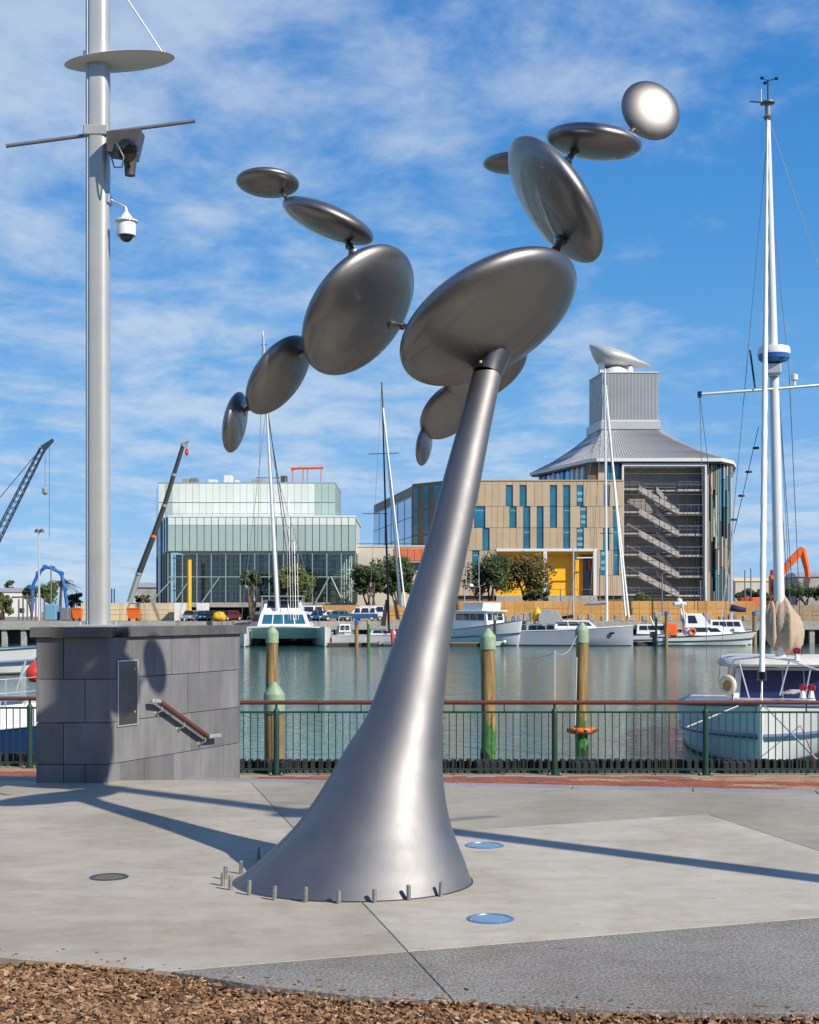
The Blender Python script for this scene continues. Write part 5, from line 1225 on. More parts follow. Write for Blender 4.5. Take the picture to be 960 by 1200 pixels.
for i, py in enumerate(lev):
    z = zz_(py, Y)
    MB().box(L0, ax_(751, Y), Y+.4, Y+3.59, z-.25, z).build('landing', 'stair_conc', E)
    MB().box(ax_(795, Y), L1, Y+.4, Y+3.59, z-.45, z-.15).build('landing', 'stair_conc', E)
    MB().box(ax_(751, Y), ax_(795, Y), Y+2.6, Y+3.59, z-.3, z-.08).build('landing', 'stair_conc', E)
    for p0, p1 in ((731, 751), (795, 826)):
        for hh in (.55, 1.1): MB().box(ax_(p0, Y), ax_(p1, Y), Y+.42, Y+.48, z+hh-.03, z+hh+.03).build('guard_rail', 'wire', E)
        for k in range(7): xx = ax_(p0+(p1-p0)*(k+.5)/7, Y); MB().box(xx-.02, xx+.02, Y+.42, Y+.47, z, z+1.1).build('guard_bar', 'wire', E)
    if i < 5:
        z2 = zz_(lev[i+1], Y)-.15; p, q = ax_(750, Y), ax_(797, Y)
        MB().loft([[(p, yy, z-.5), (p, yy, z+.5), (q, yy, z2+.5), (q, yy, z2-.5)] for yy in (Y+.5, Y+.7)]).build('flight', 'stair_conc', E)
        MB().loft([[(p, yy, z-.55), (p, yy, z-.25), (q, yy, z2-.25), (q, yy, z2-.55)] for yy in (Y+.71, Y+2.2)]).build('flight_soffit', 'stair_conc', E)
    if i > 0:
        z0 = zz_(lev[i-1], Y); zq = (z0+z)/2; p, q = ax_(772, Y), ax_(796, Y)
        MB().loft([[(p, yy, zq+1.5), (p, yy, zq+2.4), (q, yy, z+.7), (q, yy, z-.3)] for yy in (Y+2.3, Y+2.5)]).build('return_flight', 'stair_conc', E)
for k in range(7): xx = L0+(L1-L0)*(k+.5)/7; MB().box(xx-.03, xx+.03, Y-.1, Y-.04, FZ, ez-.9).build('screen_wire', 'wire_dark', E)
for i, py in enumerate(lev):
    for hh in (.35, .7, 1.05): z = zz_(py, Y)+hh; MB().box(ax_(751, Y), ax_(795, Y), Y+2.5, Y+2.56, z-.03, z+.03).build('corridor_rail', 'wire_pale', E)
for k in range(13): z = zz_(555+k*12.2, Y); MB().box(L0, L1, Y-.03, Y+.01, z-.025, z+.025).build('screen_wire', 'wire', E)
# fins on the curved end
fm = []
for nm, c_ in (('fin_teal', (.10, .22, .24)), ('fin_blue', (.05, .16, .30)), ('fin_yellow', (.40, .29, .10)), ('fin_grey', (.34, .35, .34)), ('fin_brown', (.16, .10, .07)), ('fin_green', (.14, .21, .16)), ('fin_dark', (.05, .055, .06)), ('fin_sand', (.45, .38, .28))):
    mat(nm, c_, .45, .1); fm.append(nm)
cx_, cy_ = L1+.9, Y+6.5; rr = 5.2; dr = []
for k in range(15): a = -math.pi/2+math.pi*.62*k/14; dr.append((cx_+(rr-.5)*math.cos(a)*.95, cy_+(rr-.5)*math.sin(a)))
MB().prism(ccw(dr+[(cx_-1, cy_+14), (cx_-1, cy_-rr+.6)]), FZ, ez-.3).build('curved_wall', 'glass_dark', E)
for k in range(25):
    a = -math.pi/2+math.pi*.6*(k+.3)/24; d = Vector((math.cos(a)*.95, math.sin(a), 0)); p = Vector((cx_, cy_, 0))+d*rr; tg = Vector((-d.y, d.x, 0))
    z = FZ+rnd.uniform(0, 1.5)
    while z < ez-1:
        h_ = min(rnd.uniform(3, 9), ez-.4-z)
        if rnd.random() < .88: MB().obox(p-d*.35-tg*.14+Vector((0, 0, z)), d*.5, tg*.28, (0, 0, h_-.1)).build('facade_fin', rnd.choices(fm, (3, 1.5, 1, 3, 3, 2, 3, 2))[0], E)
        z += h_
# blue side under the eaves on the left
ev = [(ax_(690, 231.5), 231.5), (ax_(700, 230), 230.0), (ax_(845, 230), 230.0), (ax_(858, 234), 234.0), (ax_(861, 240), 240.0), (ax_(858, 252), 252.0), (ax_(800, 262), 262.0), (ax_(623, 254), 254.0)]
ve = [Vector((p[0], p[1], 0)) for p in ev]
MB().prism(ccw(inset(ccw([ev[0], ev[7], ev[6], (ev[6][0]-1, 250), (L0, 236)]), 1.0)), FZ, ez-.3).build('side_wall', 'glass_sky', E)
a, b = ve[7], ve[0]
for k in range(12):
    p = a.lerp(b, k/12+.04); MB().obox(p+Vector((.9, -.2, ez-5)), (b-a)*.03, (.3, 0, 0), (0, 0, 4.6)).build('side_panel', rnd.choice(['white_mat', 'blue_paint', 'win_teal', 'glass_sky']), E)
MB().prism(ccw(ev), ez-.45, ez-.2).build('eaves_soffit', 'fin_dark', E)
MB().prism(ccw(inset(ccw(ev), -.25)), ez-.19, ez+.35).build('eaves_fascia', 'fascia', E)
zn0, zn1, zn2 = zz_(505, 243), zz_(495, 242), zz_(438, 241)
nb = [(ax_(706, 240), 240.0), (ax_(772, 240), 240.0), (ax_(770, 251), 251.0), (ax_(690, 249), 249.0)]
def ring8(f, z):   # eaves octagon shrinking to the neck
    tgt = [nb[0], (nb[0][0]+.6, nb[0][1]), (nb[1][0]-.6, nb[1][1]), nb[1], (nb[1][0], nb[1][1]+2), nb[2], (nb[2][0]-2, nb[2][1]), nb[3]]
    return [(e[0]+(t_[0]-e[0])*f, e[1]+(t_[1]-e[1])*f, z) for e, t_ in zip(ev, tgt)]
rf = MB().loft([ring8(f, ez+.36+(zn0-ez-.36)*g) for f, g in ((0, 0), (.35, .26), (.7, .60), (.9, .84), (1.0, 1.0))]).build('roof', 'roof_metal', E, 25)
for side in range(8):   # standing seams
    i, j = side, (side+1) % 8
    if side not in (1, 2, 7, 0): continue
    n = {1: 40, 2: 6, 7: 20, 0: 4}[side]
    for k in range(n):
        f_ = (k+.5)/n; pts = []
        for f, g in ((0, 0), (.35, .26), (.7, .60), (.9, .84), (1.0, 1.0)):
            rg = ring8(f, ez+.40+(zn0-ez-.36)*g); pts.append(Vector(rg[i]).lerp(Vector(rg[j]), f_))
        MB().tube(pts, .06, 4).build('roof_seam', 'roof_metal_dark', rf)
MB().prism(ccw(inset(ccw(nb), -.35)), zn0-.1, zn1-.1).build('neck', 'roof_metal', E)
MB().prism(ccw(inset(ccw(nb), -.1)), zn1-.1, zn1+.15).build('neck_band', 'fascia', E)
nbi = inset(ccw(nb), .15)
MB().prism(nbi, zn1+.15, zn2).build('roof_tower', 'roof_metal_dark', E)
for q0, q1, n in ((nb[0], nb[1], 40), (nb[3], nb[0], 14)):
    q0, q1 = Vector((*q0, 0)), Vector((*q1, 0)); u_ = (q1-q0); no = Vector((u_.y, -u_.x, 0)).normalized()
    for k in range(n):
        p = q0+u_*(k+.15)/n; MB().obox(p-no*.2+Vector((0, 0, zn1+.2)), u_*(.55/n), no*.13, (0, 0, zn2-zn1-.3)).build('cladding_rib', 'roof_metal', E)
MB().prism(ccw(inset(ccw(nb), -.05)), zn2+.005, zn2+.18).build('tower_coping', 'fascia', E)
sc_ = [(692, 401.5, 405, .6), (696, 402, 416, 2.0), (701, 402.5, 425, 3.2), (708, 403.5, 431, 4.0), (717, 406, 432, 4.2), (727, 409.5, 431, 3.9), (738, 414, 430, 3.2), (750, 420, 429.3, 2.1), (760, 425, 428.8, 1.1), (766, 428, 428.6, .3)]
secs_ = []
for px, t0, t1, dp in sc_:
    zc0, zc1 = zz_(t1, 244), zz_(t0, 244); x = ax_(px, 244)
    o_ = [(x, 245.5-dp*math.cos(a), zc0+(zc1-zc0)*(.5+.5*math.sin(a))) for a in [-math.pi/2+math.pi*i/12 for i in range(13)]]
    i_ = [(x, 245.8-dp*.88*math.cos(a), zc0+(zc1-zc0)*(.5+.47*math.sin(a))) for a in [math.pi/2-math.pi*i/12 for i in range(13)]]
    secs_.append(o_+i_)
MB().loft(secs_).build('roof_scoop', 'roof_metal', E, 40)
MB().lathe([(2.3, 0), (2.3, .5), (1.9, 1.0), (1.1, 1.45), (.0001, 1.6)], (ax_(721, 244), 244, zn2+.15), 20).build('scoop_base', 'fascia', E, 40)
MB().lathe([(.9, 0), (.55, 1.0), (.5, 1.6)], (ax_(738, 244), 244, zn2+.15), 14).build('scoop_post', 'fascia', E, 40)
MB().cbox(ax_(702, 244), ax_(708, 244), 243, 245, zn2+.15, zz_(425, 244), .1).build('scoop_foot', 'fascia', E)
MB().lathe([(.3, 0), (.35, .5), (.0001, .9)], (ax_(808, 233), 233, ez+.36), 10).build('roof_vent', 'dark_fixture', E)

# ------------------------------------------------------------------ buildings behind the viewer, mirrored in the discs
mat('brick_wall', (.20, .105, .07), .85, var=.2, vs=.8)
def back_block(x0, x1, y0, y1, h_, label, m='brick_wall'):
    t = thing('apartment_block', label, 'building', ((x0+x1)/2, y1, -.2))
    MB().box(x0, x1, y0, y1, -.5, h_).build('wall', m, t); MB().box(x0-.4, x1+.4, y0-.4, y1+.4, h_+.01, h_+.5).build('roof', 'roof_metal_dark', t)
    n = int((x1-x0)/4)
    for i in range(n):
        for k in range(int(h_/3.2)):
            cx = x0+(i+.5)*(x1-x0)/n; MB().box(cx-.8, cx+.8, y1-.02, y1+.08, .6+k*3.2, 2.4+k*3.2).build('window', 'glass_dark', t)
back_block(-38, -8, -46, -30, 13, 'four storey brown brick apartment block facing the mulch bed')
back_block(-4, 20, -52, -36, 10, 'three storey brown brick apartment block with a lower roof')
# ------------------------------------------------------------------ trees
mat('bark', (.10, .075, .05), .9, var=.3, vs=4)
def leafmat(name, c1, c2, c3):
    m = bpy.data.materials.new(name); m.use_nodes = True; N = m.node_tree.nodes; L = m.node_tree.links; M[name] = m
    b = N['Principled BSDF']; b.inputs['Roughness'].default_value = .55
    g = N.new('ShaderNodeNewGeometry'); r = N.new('ShaderNodeValToRGB'); L.new(g.outputs['Random Per Island'], r.inputs[0])
    r.color_ramp.elements[0].color = (*c1, 1); r.color_ramp.elements[1].color = (*c3, 1); e = r.color_ramp.elements.new(.5); e.color = (*c2, 1)
    L.new(r.outputs[0], b.inputs['Base Color'])
leafmat('leaf_dark', (.016, .034, .012), (.034, .062, .018), (.07, .10, .028))
leafmat('leaf_rust', (.02, .036, .012), (.055, .062, .018), (.26, .15, .03))
leafmat('leaf_bright', (.03, .06, .015), (.065, .10, .022), (.14, .15, .035))
def tree(name, px0, px1, pyt, pyb, Y, label, leaf='leaf_dark', seed=1, clumps=46, trunks=5, group=None, base=None):
    rg = random.Random(seed); s = Y/F
    cx = ax_((px0+px1)/2, Y); w = (px1-px0)/2*s; zt_, zb_ = zz_(pyt, Y), zz_(pyb, Y); z0 = FZ if base is None else base
    t = thing(name, label, 'tree', (cx, Y, z0), group=group)
    hc = zt_-zb_; fol = MB()
    tips = []
    for k in range(clumps):
        while True:
            v = Vector((rg.uniform(-1, 1), rg.uniform(-1, 1), rg.uniform(-1, 1)))
            if .25 < v.length < 1: break
        v.x *= 1+.0; c_ = Vector((cx+v.x*w*.95, Y+v.y*w*.7, zb_+hc*(.5+.42*v.z)))
        if v.z < 0 and abs(v.x) < .35: c_.z += hc*.2
        tips.append(c_); r_ = rg.uniform(.14, .27)*max(w*.8, hc*.7)
        for j in range(rg.randint(90, 140)):
            d = Vector((rg.gauss(0, 1), rg.gauss(0, 1), rg.gauss(0, .72))); d = d.normalized()*r_*rg.uniform(.35, 1.05)**.6
            p = c_+d; sz = rg.uniform(.14, .30)
            a1 = Vector((rg.gauss(0, 1), rg.gauss(0, 1), rg.gauss(0, 1))).normalized(); a2 = a1.orthogonal().normalized()*sz*.55; a1 = a1*sz
            fol.add([p-a1, p+a2, p+a1, p-a2], [(0, 1, 2, 3)])
    fol.build('crown', leaf, t)
    for k in range(trunks):
        b = Vector((cx+rg.uniform(-.25, .25)*w, Y+rg.uniform(-.1, .1)*w, z0)); e = rg.choice(tips); m_ = b.lerp(e, .5)+Vector((rg.uniform(-.1, .1)*w, 0, .1*hc))
        MB().tube([b, b.lerp(m_, .5)+Vector((rg.uniform(-.2, .2), 0, 0)), m_, e], [.20, .17, .12, .04], 7).build('trunk' if k == 0 else 'limb', 'bark', t, True)
        for q in range(2): e2 = rg.choice(tips); MB().tube([m_, m_.lerp(e2, .5)+Vector((0, 0, .3)), e2], [.10, .07, .03], 6).build('limb', 'bark', t, True)
    return t
tree('pohutukawa_tree', 412, 456, 655, 700, 206, 'dark green spreading tree before the low pale building, beside the glass hall', seed=3, clumps=52)
tree('pohutukawa_tree', 442, 490, 651, 701, 208, 'dark green tree before the orange glazed corner of the low building', seed=4, clumps=56)
tree('pohutukawa_tree', 546, 602, 644, 706, 206, 'dense dark tree at the left end of the yellow loggia', seed=5, clumps=44)
tree('pohutukawa_tree', 594, 650, 646, 706, 207, 'rust tinged tree with open limbs before the yellow loggia', 'leaf_rust', 6, 36)
tree('pohutukawa_tree', 318, 369, 660, 710, 203, 'bright green rounded tree before the glass hall, right of the white mast', 'leaf_bright', 7, 60)
tree('pohutukawa_tree', 284, 306, 667, 690, 204, 'small dark tree before the glass hall, left of the white mast', 'leaf_dark', 8, 18)
tree('shrub', 738, 762, 692, 706, 212, 'low green shrub at the foot of the open stairs', 'leaf_bright', 9, 12, 2)
tree('shrub', 612, 650, 690, 706, 205, 'low dark shrub in front of the loggia floor', 'leaf_dark', 10, 14, 2)
tree('shore_tree', -14, 17, 694, 722, 215, 'broad bright tree at the left end of the far quay', 'leaf_bright', 11, 30)
tree('shore_tree', 50, 68, 680, 712, 260, 'rounded olive tree under the blue pump boom', 'leaf_bright', 12, 26)
tree('shore_tree', 26, 46, 683, 705, 330, 'distant dark tree behind the far lamp post', 'leaf_dark', 13, 20)
tree('shore_tree', 76, 100, 694, 712, 240, 'low dark tree beside the mast at the cream hoarding', 'leaf_dark', 14, 20)
tree('shore_tree', 158, 178, 696, 708, 260, 'low green tree at the foot of the telescopic crane', 'leaf_dark', 15, 16)
tree('pine_tree', 6, 17, 678, 693, 420, 'lone distant pine on the left skyline', 'leaf_dark', 16, 12, 1)
tree('hedge_tree', 862, 905, 690, 704, 225, 'scrubby green hedge right of the stair tower', 'leaf_dark', 17, 22, 3)
tree('hedge_tree', 905, 975, 686, 702, 228, 'long dark hedge below the orange excavator', 'leaf_dark', 18, 34, 3)
# a palm
p = at(70, 722, 250); t = thing('palm_tree', 'feathery palm tree under the blue pump boom', 'tree', (p.x, 250, FZ)); tz = zz_(680, 250)
MB().tube([(p.x, 250, FZ), (p.x+.3, 250, tz-.8)], [.3, .22], 8).build('trunk', 'bark', t)
fr_ = MB(); rg = random.Random(5)
for k in range(26):
    a = rg.uniform(0, 6.28); el = rg.uniform(-.2, 1.2); d = Vector((math.cos(a)*math.cos(el), math.sin(a)*math.cos(el), math.sin(el))); o_ = Vector((p.x+.3, 250, tz-.8)); L_ = rg.uniform(2.6, 3.8)
    for i in range(14):
        f = (i+1)/14; q = o_+d*L_*f+Vector((0, 0, -2.2*f*f)); sd = d.cross(Vector((0, 0, 1))).normalized()
        for sg in (-1, 1): e = q+sd*sg*.55*(1-f*.6)+Vector((0, 0, -.35)); fr_.add([q, q+d*.12, e], [(0, 1, 2)])
fr_.build('fronds', 'leaf_bright', t)

# ------------------------------------------------------------------ cranes and plant
mat('crane_dark', (.035, .06, .085), .5, .3); mat('crane_boom', (.05, .048, .05), .5, .3); mat('crane_pale', (.27, .27, .26), .55)
Y = 420.0; a, b = at(-60, 742, Y), at(50, 526, Y)
t = thing('lattice_crane', 'dark lattice boom crane at the left edge of the sky', 'crane', (a.x, Y, FZ))
ax2 = (b-a).normalized(); sd = ax2.cross(Vector((0, 1, 0))).normalized(); w = 1.35; n = 30
ch = []
for sx_, sy_ in ((-1, -1), (1, -1), (1, 1), (-1, 1)):
    off_ = sd*sx_*w+Vector((0, sy_*w, 0)); ch.append(off_); MB().tube([a+off_, b+off_*.5], .2, 5).build('chord', 'crane_dark', t)
for i in range(n):
    for k in range(4):
        f0, f1 = i/n, (i+1)/n; o0, o1 = ch[k], ch[(k+1) % 4]
        MB().tube([a.lerp(b, f0)+o0*(1-.5*f0), a.lerp(b, f1)+o1*(1-.5*f1)], .1, 4).build('lattice_bar', 'crane_dark', t)
MB().tube([b, b+(b-a).normalized()*3.5+Vector((1.6, 0, -.4))], [1.1, .5], 6).build('boom_head', 'crane_dark', t)
MB().tube([at(-60, 655, Y), at(47, 527, Y)], .12, 5).build('pendant', 'wire_dark', t)
MB().tube([at(58, 523, Y), at(58, 630, Y)], .07, 5).build('hoist_rope', 'wire_dark', t); MB().tube([at(53, 526, Y), at(53, 574, Y)], .06, 5).build('hoist_rope', 'wire_dark', t)
MB().lathe([(.3, 0), (.9, .6), (.9, 1.8), (.3, 2.4)], at(53, 580, Y), 10).build('hook_block', 'crane_pale', t)
Y = 207.0; t = thing('mobile_crane', 'dark telescopic crane boom rising before the glass hall', 'crane', (at(152, 705, Y).x, Y, FZ))
pts_ = [(152, 706, .48), (163, 672, .48), (180, 628, .42), (193, 592, .37), (204, 556, .34), (215, 521, .26)]
for i, (p, q) in enumerate(zip(pts_, pts_[1:])):
    MB().tube([at(p[0], p[1], Y), at(q[0], q[1], Y)], [p[2], p[2]*.95], 6).build('boom_section', 'crane_pale' if i == 0 else 'crane_boom', t)
    MB().tube([at(q[0]-.6, q[1]+2, Y), at(q[0]+.2, q[1]-1, Y)], p[2]*1.12, 6).build('boom_collar', 'crane_pale' if i != 1 else 'orange_paint', t)
MB().tube([at(213, 521, Y), at(221, 517, Y)], .22, 6).build('boom_head', 'crane_pale', t); MB().tube([at(219, 518, Y), at(219, 530, Y)], .05, 5).build('hoist_rope', 'wire_dark', t)
MB().lathe([(.1, 0), (.3, .3), (.25, .9), (.1, 1.1)], at(219, 534, Y), 8).build('hook_block', 'red_paint', t)
c = at(150, 715, Y); MB().cbox(c.x-2.5, c.x+1.4, Y-1, Y+1, FZ, c.z+.6, .1).build('crane_cab', 'crane_pale', t)
Y = 235.0; t = thing('concrete_pump', 'blue folding concrete pump boom beyond the cream hoarding', 'pump', (at(60, 715, Y).x, Y, FZ))
bp = [(38, 716), (38, 688), (45, 672), (53, 664.5), (62, 666), (72, 672), (76, 690), (79, 712)]
for p, q in zip(bp, bp[1:]): MB().tube([at(*p, Y), at(*q, Y)], .30, 6).build('boom_section', 'blue_paint', t)
for p in bp[1:-1]: MB().lathe([(.42, -.35), (.42, .35)], at(*p, Y), 8, (0, 1, 0)).build('boom_joint', 'blue_paint', t)
for k, (px0, px1, m_) in enumerate(((52, 66, 'sky_blue'), (70, 80, 'grey_bar'))):
    o = MB().cbox(ax_(px0, 203), ax_(px1, 203), 203, 205, FZ, zz_(708+k*4, 203), .1).build('site_container', m_); tag(o, ('pale blue' if k == 0 else 'grey')+' site container on the far quay left of the mast', 'container')
for k in range(7):
    px = 22+k*5; o = MB().tube([at(px, 728, 200), at(px, 702-k % 3*3, 200)], .12, 5).build('steel_stake', 'bronze' if k % 2 else 'wire'); tag(o, 'rusty steel stake standing in a row at the left quay', 'stake', 'steel stakes on the left quay')
MB_ = MB().tube([at(14, 700, 200), at(46, 699, 200)], .12, 5).build('rust_beam', 'bronze'); tag(MB_, 'long rusty beam lying over the steel stakes', 'beam')
# lamp post
t = thing('street_lamp', 'tall slim lamp post with twin heads on the far quay', 'street lamp', (at(46, 730, 196).x, 196, FZ))
MB().tube([at(46, 730, 196), at(45.5, 624, 196)], [.16, .10], 8).build('post', 'alu', t)
for px in (43.5, 49): MB().lathe([(.35, 0), (.3, .35), (.1, .5)], at(px, 624, 196), 10).build('lamp_head', 'dark_fixture', t)
MB().tube([at(43, 621, 196), at(50, 621, 196)], .08, 6).build('cross_bar', 'alu', t)
for px, top, Y in ((60, 662, 205), (131, 690, 230), (134, 690, 232), (90, 692, 260)):
    o = MB().tube([at(px, 722, Y), at(px, top, Y)], .10, 6).build('slim_pole', 'wire'); tag(o, 'slim bare pole standing on the left of the far quay', 'pole', 'slim poles at the left')
for px, top, Y in ((776, 672, 196), (703, 666, 198), (821, 680, 199), (657, 690, 199), (880, 666, 200), (873, 668, 200), (895, 668, 201)):
    o = MB().tube([at(px, 722, Y), at(px, top, Y)], .09, 6).build('slim_pole', 'wire'); tag(o, 'slim bare pole behind the orange plywood hoarding', 'pole', 'slim poles at the hoarding')
# red skips
def skip(px, py, Y, w, label):
    c = at(px, py, Y); s = Y/F; t = thing('red_bin', label, 'bin', (c.x, Y, FZ)); w *= s
    MB().loft([[(c.x-w*.4, Y-.5, FZ+.2), (c.x+w*.4, Y-.5, FZ+.2), (c.x+w*.4, Y+.5, FZ+.2), (c.x-w*.4, Y+.5, FZ+.2)], [(c.x-w*.5, Y-.7, FZ+1.7), (c.x+w*.5, Y-.7, FZ+1.7), (c.x+w*.5, Y+.7, FZ+1.7), (c.x-w*.5, Y+.7, FZ+1.7)]]).build('bin_body', 'orange_paint', t)
    MB().tube([(c.x-w*.5, Y-.7, FZ+1.72), (c.x+w*.5, Y-.7, FZ+1.72)], .09, 6).build('bin_rim', 'orange_paint', t)
    for k in (-1, 1): MB().lathe([(.2, -.08), (.2, .08)], (c.x+k*w*.3, Y-.55, FZ+.2), 10, (0, 1, 0)).build('wheel', 'rubber', t)
    MB().tube([(c.x-w*.5, Y, FZ+1.7), (c.x-w*.35, Y, FZ+2.4), (c.x+w*.3, Y, FZ+2.4)], .06, 5).build('handle', 'dark_fixture', t)
skip(91, 722, 192, 11, 'orange red wheeled bin left of the mast on the far quay'); skip(157, 718, 192.5, 15, 'larger orange red bin right of the mast on the far quay')
for px0, px1, py, lb in ((204, 215, 707, 'plain white site box standing left of the yellow pole'), (230, 243, 707, 'plain white site box standing right of the yellow pole')):
    o = MB().cbox(ax_(px0, 196), ax_(px1, 196), 196, 198, FZ, zz_(py, 196), .05).build('white_cabin_box', 'white_mat'); tag(o, lb, 'box', 'white site boxes')
# distant sheds left and right
def shed(px0, px1, py, Y, m, label, roof='roof_metal_dark'):
    x0, x1 = ax_(px0, Y), ax_(px1, Y); z = zz_(py, Y); t = thing('shed', label, 'building', ((x0+x1)/2, Y, FZ))
    MB().box(x0, x1, Y, Y+12, FZ, z-.8).build('wall', m, t); MB().loft([[(x0-.3, Y-.3, z-.79), (x1+.3, Y-.3, z-.79), (x1+.3, Y+12, z-.79), (x0-.3, Y+12, z-.79)], [(x0, Y+4, z+.3), (x1, Y+4, z+.3), (x1, Y+8, z+.3), (x0, Y+8, z+.3)]]).build('roof', roof, t)
    n = max(2, int((x1-x0)/3))
    for i in range(n): cx = x0+(i+.5)*(x1-x0)/n; MB().box(cx-.6, cx+.6, Y-.08, Y-.005, FZ+1.0, FZ+2.2).build('window', 'glass_dark', t)
shed(-30, 34, 690, 360, 'white_mat', 'long white shed behind the trees on the left'); shed(160, 184, 684, 300, 'quay_concrete', 'grey shed seen between mast and glass hall')
shed(862, 985, 678, 420, 'pale_render', 'long pale low building right of the stair tower', 'hoarding_cream'); shed(935, 1010, 672, 330, 'quay_concrete', 'pale shed behind the orange excavator')
# excavator
Y = 232.0; c = at(908, 697, Y); t = thing('excavator', 'orange excavator with raised arm beyond the far quay', 'excavator', (c.x, Y, FZ))
MB().cbox(c.x-1.4, c.x+1.2, Y-1.3, Y+1.3, FZ+1.2, FZ+3.6, .15).build('house', 'orange_paint', t); MB().cbox(c.x-1.0, c.x+.4, Y-1.0, Y+.2, FZ+3.6, FZ+7.2, .15).build('cab', 'orange_paint', t)
MB().box(c.x-.8, c.x+.3, Y-1.04, Y-1.005, FZ+4.4, FZ+6.6).build('cab_window', 'glass_dark', t)
for k in (-1.2, 1.2): MB().cbox(c.x-2, c.x+2, Y+k-.35, Y+k+.35, FZ, FZ+1.0, .3).build('track', 'rubber', t)
for p, q, r_ in (((912, 676), (928, 657), .75), ((926, 659), (941, 643), .70), ((940, 643), (945, 664), .62), ((945, 662), (947, 677), .5)): MB().tube([at(*p, Y), at(*q, Y)], [r_, r_*.85], 6).build('arm', 'orange_paint', t)
MB().loft([[tuple(at(x, y, Y+d)) for x, y in ((942, 678), (950, 676), (948, 688), (940, 690))] for d in (-1, 1)]).build('bucket', 'dark_fixture', t)
MB().tube([at(905, 682, Y), at(906, 668, Y)], .5, 6).build('stack', 'red_paint', t)
for px, m_, lb in ((873, 'red_paint', 'red'), (886, 'orange_paint', 'orange')):
    o = MB().cbox(ax_(px-5, 200), ax_(px+5, 200), 200, 202, FZ, zz_(700, 200), .1).build('site_bin', m_); tag(o, lb+' painted site bin behind the fence right of the stair tower', 'bin')

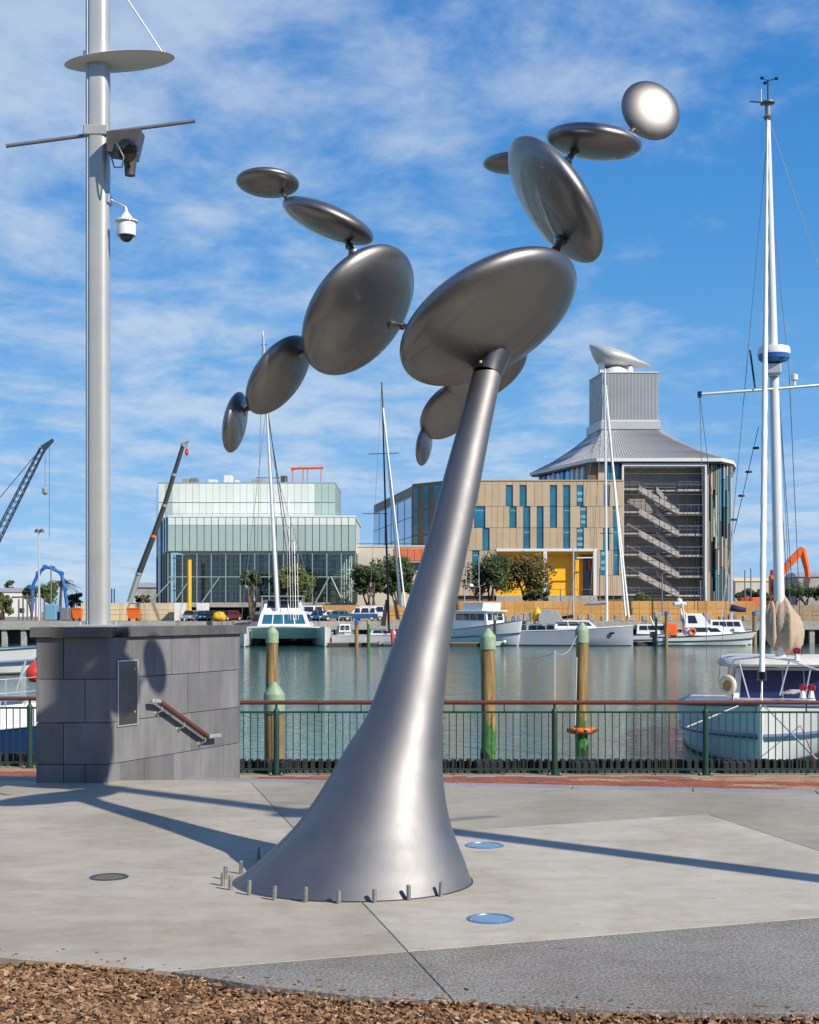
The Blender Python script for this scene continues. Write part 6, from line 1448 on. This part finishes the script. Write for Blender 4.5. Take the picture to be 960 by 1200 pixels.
# ------------------------------------------------------------------ parked vehicles
mat('car_silver', (.42, .43, .44), .3, .5, coat=.6); mat('car_dark', (.02, .025, .035), .25, .3, coat=.7); mat('car_blue', (.02, .09, .24), .25, .2, coat=.7); mat('car_white', (.66, .66, .66), .3, coat=.6); mat('car_teal', (.02, .10, .13), .3, .2, coat=.6); mat('car_maroon', (.10, .012, .012), .3, coat=.6); mat('tail_red', (.45, .01, .01), .3); mat('lamp_clear', (.7, .7, .68), .2)
def car(px, Y, m, label, rot=0, kind='car', top=None, name=None):
    c = at(px, 0, Y); t = thing(name or ('van' if kind != 'car' else 'parked_car'), label, 'van' if kind != 'car' else 'car', (c.x, Y, FZ), R(rot), None, True)
    Lh, W_, hb, ht = {'car': (2.15, .86, .82, 1.45), 'suv': (2.3, .92, 1.02, 1.9), 'van': (2.45, .95, 1.15, 2.1)}[kind]
    def sec(y, k): return [(x*k if abs(x) > 0 else x, y, z) for x, z in side]
    nose = {'car': -.85, 'suv': -1.1, 'van': -1.7}[kind]
    side = [(-Lh, .32), (-Lh, hb*.75), (-Lh+.15, hb*.92), (nose-.35, hb), (Lh-.1, hb), (Lh, hb*.7), (Lh, .32)]
    MB().loft([[(x*.97, y*.94, z) for x, z in side] if abs(y) > W_*.95 else [(x, y, z) for x, z in side] for y in (-W_, -W_*.9, W_*.9, W_)]).build('body', m, t)
    rear = Lh-.55 if kind == 'car' else Lh-.12
    gh = [(nose-.35, hb), (nose+.35, ht-.05), (nose+.6, ht), (rear-.35, ht), (rear+.2 if kind == 'car' else rear, hb)]
    cabm = top or m
    MB().loft([[(x, y*(.8 if z > hb+.1 else .94), z+.003) for x, z in gh] for y in (-W_, W_)]).build('cab', cabm, t)
    for sg in (-1, 1):
        zc0, zc1 = hb+.1, ht-.14
        for x0, x1 in ((nose+.12, nose+.95), (nose+1.05, (nose+rear)/2+.5), ((nose+rear)/2+.6, rear-.3)):
            if x1-x0 < .25: continue
            yy0, yy1 = sg*W_*.925, sg*W_*.815
            MB().loft([[(x0, yy0*k, zc0), (x1, yy0*k, zc0), (x1-.05, yy1*k, zc1), (x0+.18, yy1*k, zc1)] for k in (1.0, 1.03)]).build('side_window', 'glass_dark', t)
        for x in (-Lh*.62, Lh*.62):
            wh = MB().lathe([(.22, -.11), (.33, -.1), (.33, .1), (.22, .11)], (x, sg*(W_-.08), .33), 16, (0, 1, 0)).build('wheel', 'rubber', t, 40); MB().lathe([(.20, 0), (.19, .02), (.0001, .03)], (x, sg*(W_+.03), .33), 14, (0, sg, 0)).build('rim', 'alu', wh)
        MB().cbox(-Lh-.02, -Lh+.1, sg*W_*.7-.16, sg*W_*.7+.16, hb*.62, hb*.78, .02).build('headlight', 'lamp_clear', t); MB().cbox(Lh-.08, Lh+.02, sg*W_*.75-.1, sg*W_*.75+.1, hb*.7, hb*.9, .02).build('tail_light', 'tail_red', t)
    MB().loft([[(nose-.32, y*k, hb+.06) for y in (-W_*.8, W_*.8)]+[(nose+.28, W_*.7*k, ht-.1), (nose+.28, -W_*.7*k, ht-.1)] if k == 1 else [(nose-.36, y, hb+.08) for y in (-W_*.8, W_*.8)]+[(nose+.24, W_*.7, ht-.08), (nose+.24, -W_*.7, ht-.08)] for k in (1, 2)]).build('windscreen', 'glass_dark', t)
    MB().loft([[(rear+.02+d, -W_*.75, hb+.12), (rear+.02+d, W_*.75, hb+.12), (rear-.3+d, W_*.68, ht-.12), (rear-.3+d, -W_*.68, ht-.12)] for d in ((0, .06) if kind == 'car' else (.1, .16))]).build('rear_window', 'glass_dark', t)
    return t
car(224, 193, 'car_silver', 'silver hatchback parked beside the white site boxes', 78)
car(236, 194.5, 'car_blue', 'dark blue car parked next to the silver hatchback', 80)
car(249, 193, 'car_dark', 'black car parked next to the yellow buoy', 84)
car(260, 194, 'car_dark', 'black car half hidden by the catamaran', 84)
car(268, 195, 'car_maroon', 'dark red car parked against the catamaran cabin', 60)
car(373, 193.5, 'car_blue', 'blue car parked between catamaran and white pickup', 86)
car(387, 195, 'car_white', 'white car parked behind the dark green car', 15)
car(395, 192.5, 'car_teal', 'dark green car parked in front of the blue van', 10)
car(423, 194, 'car_blue', 'blue four wheel drive wagon with a white roof', 5, 'suv', 'car_white', 'parked_car')
car(360, 196, 'car_white', 'white van parked behind the catamaran cabin', 10, 'van')
car(432, 197, 'car_white', 'white high roof van behind the blue wagon', 5, 'van')
o = MB().lathe([(.0001, 0), (.9, .1), (1.0, .6), (.6, 1.2), (.0001, 1.3)], (ax_(257, 190.8), 190.8, FZ), 14).build('yellow_buoy', 'yellow_paint', None, True); tag(o, 'yellow buoy lying on the wharf before the black cars', 'buoy')
o = MB().lathe([(.3, 0), (.8, .3), (.5, 1.3), (.0001, 2.0)], (ax_(630, 191.5), 191.5, FZ), 12).build('yellow_marker', 'yellow_paint', None, True); tag(o, 'yellow marker cone on the wharf by the launch bow', 'marker')
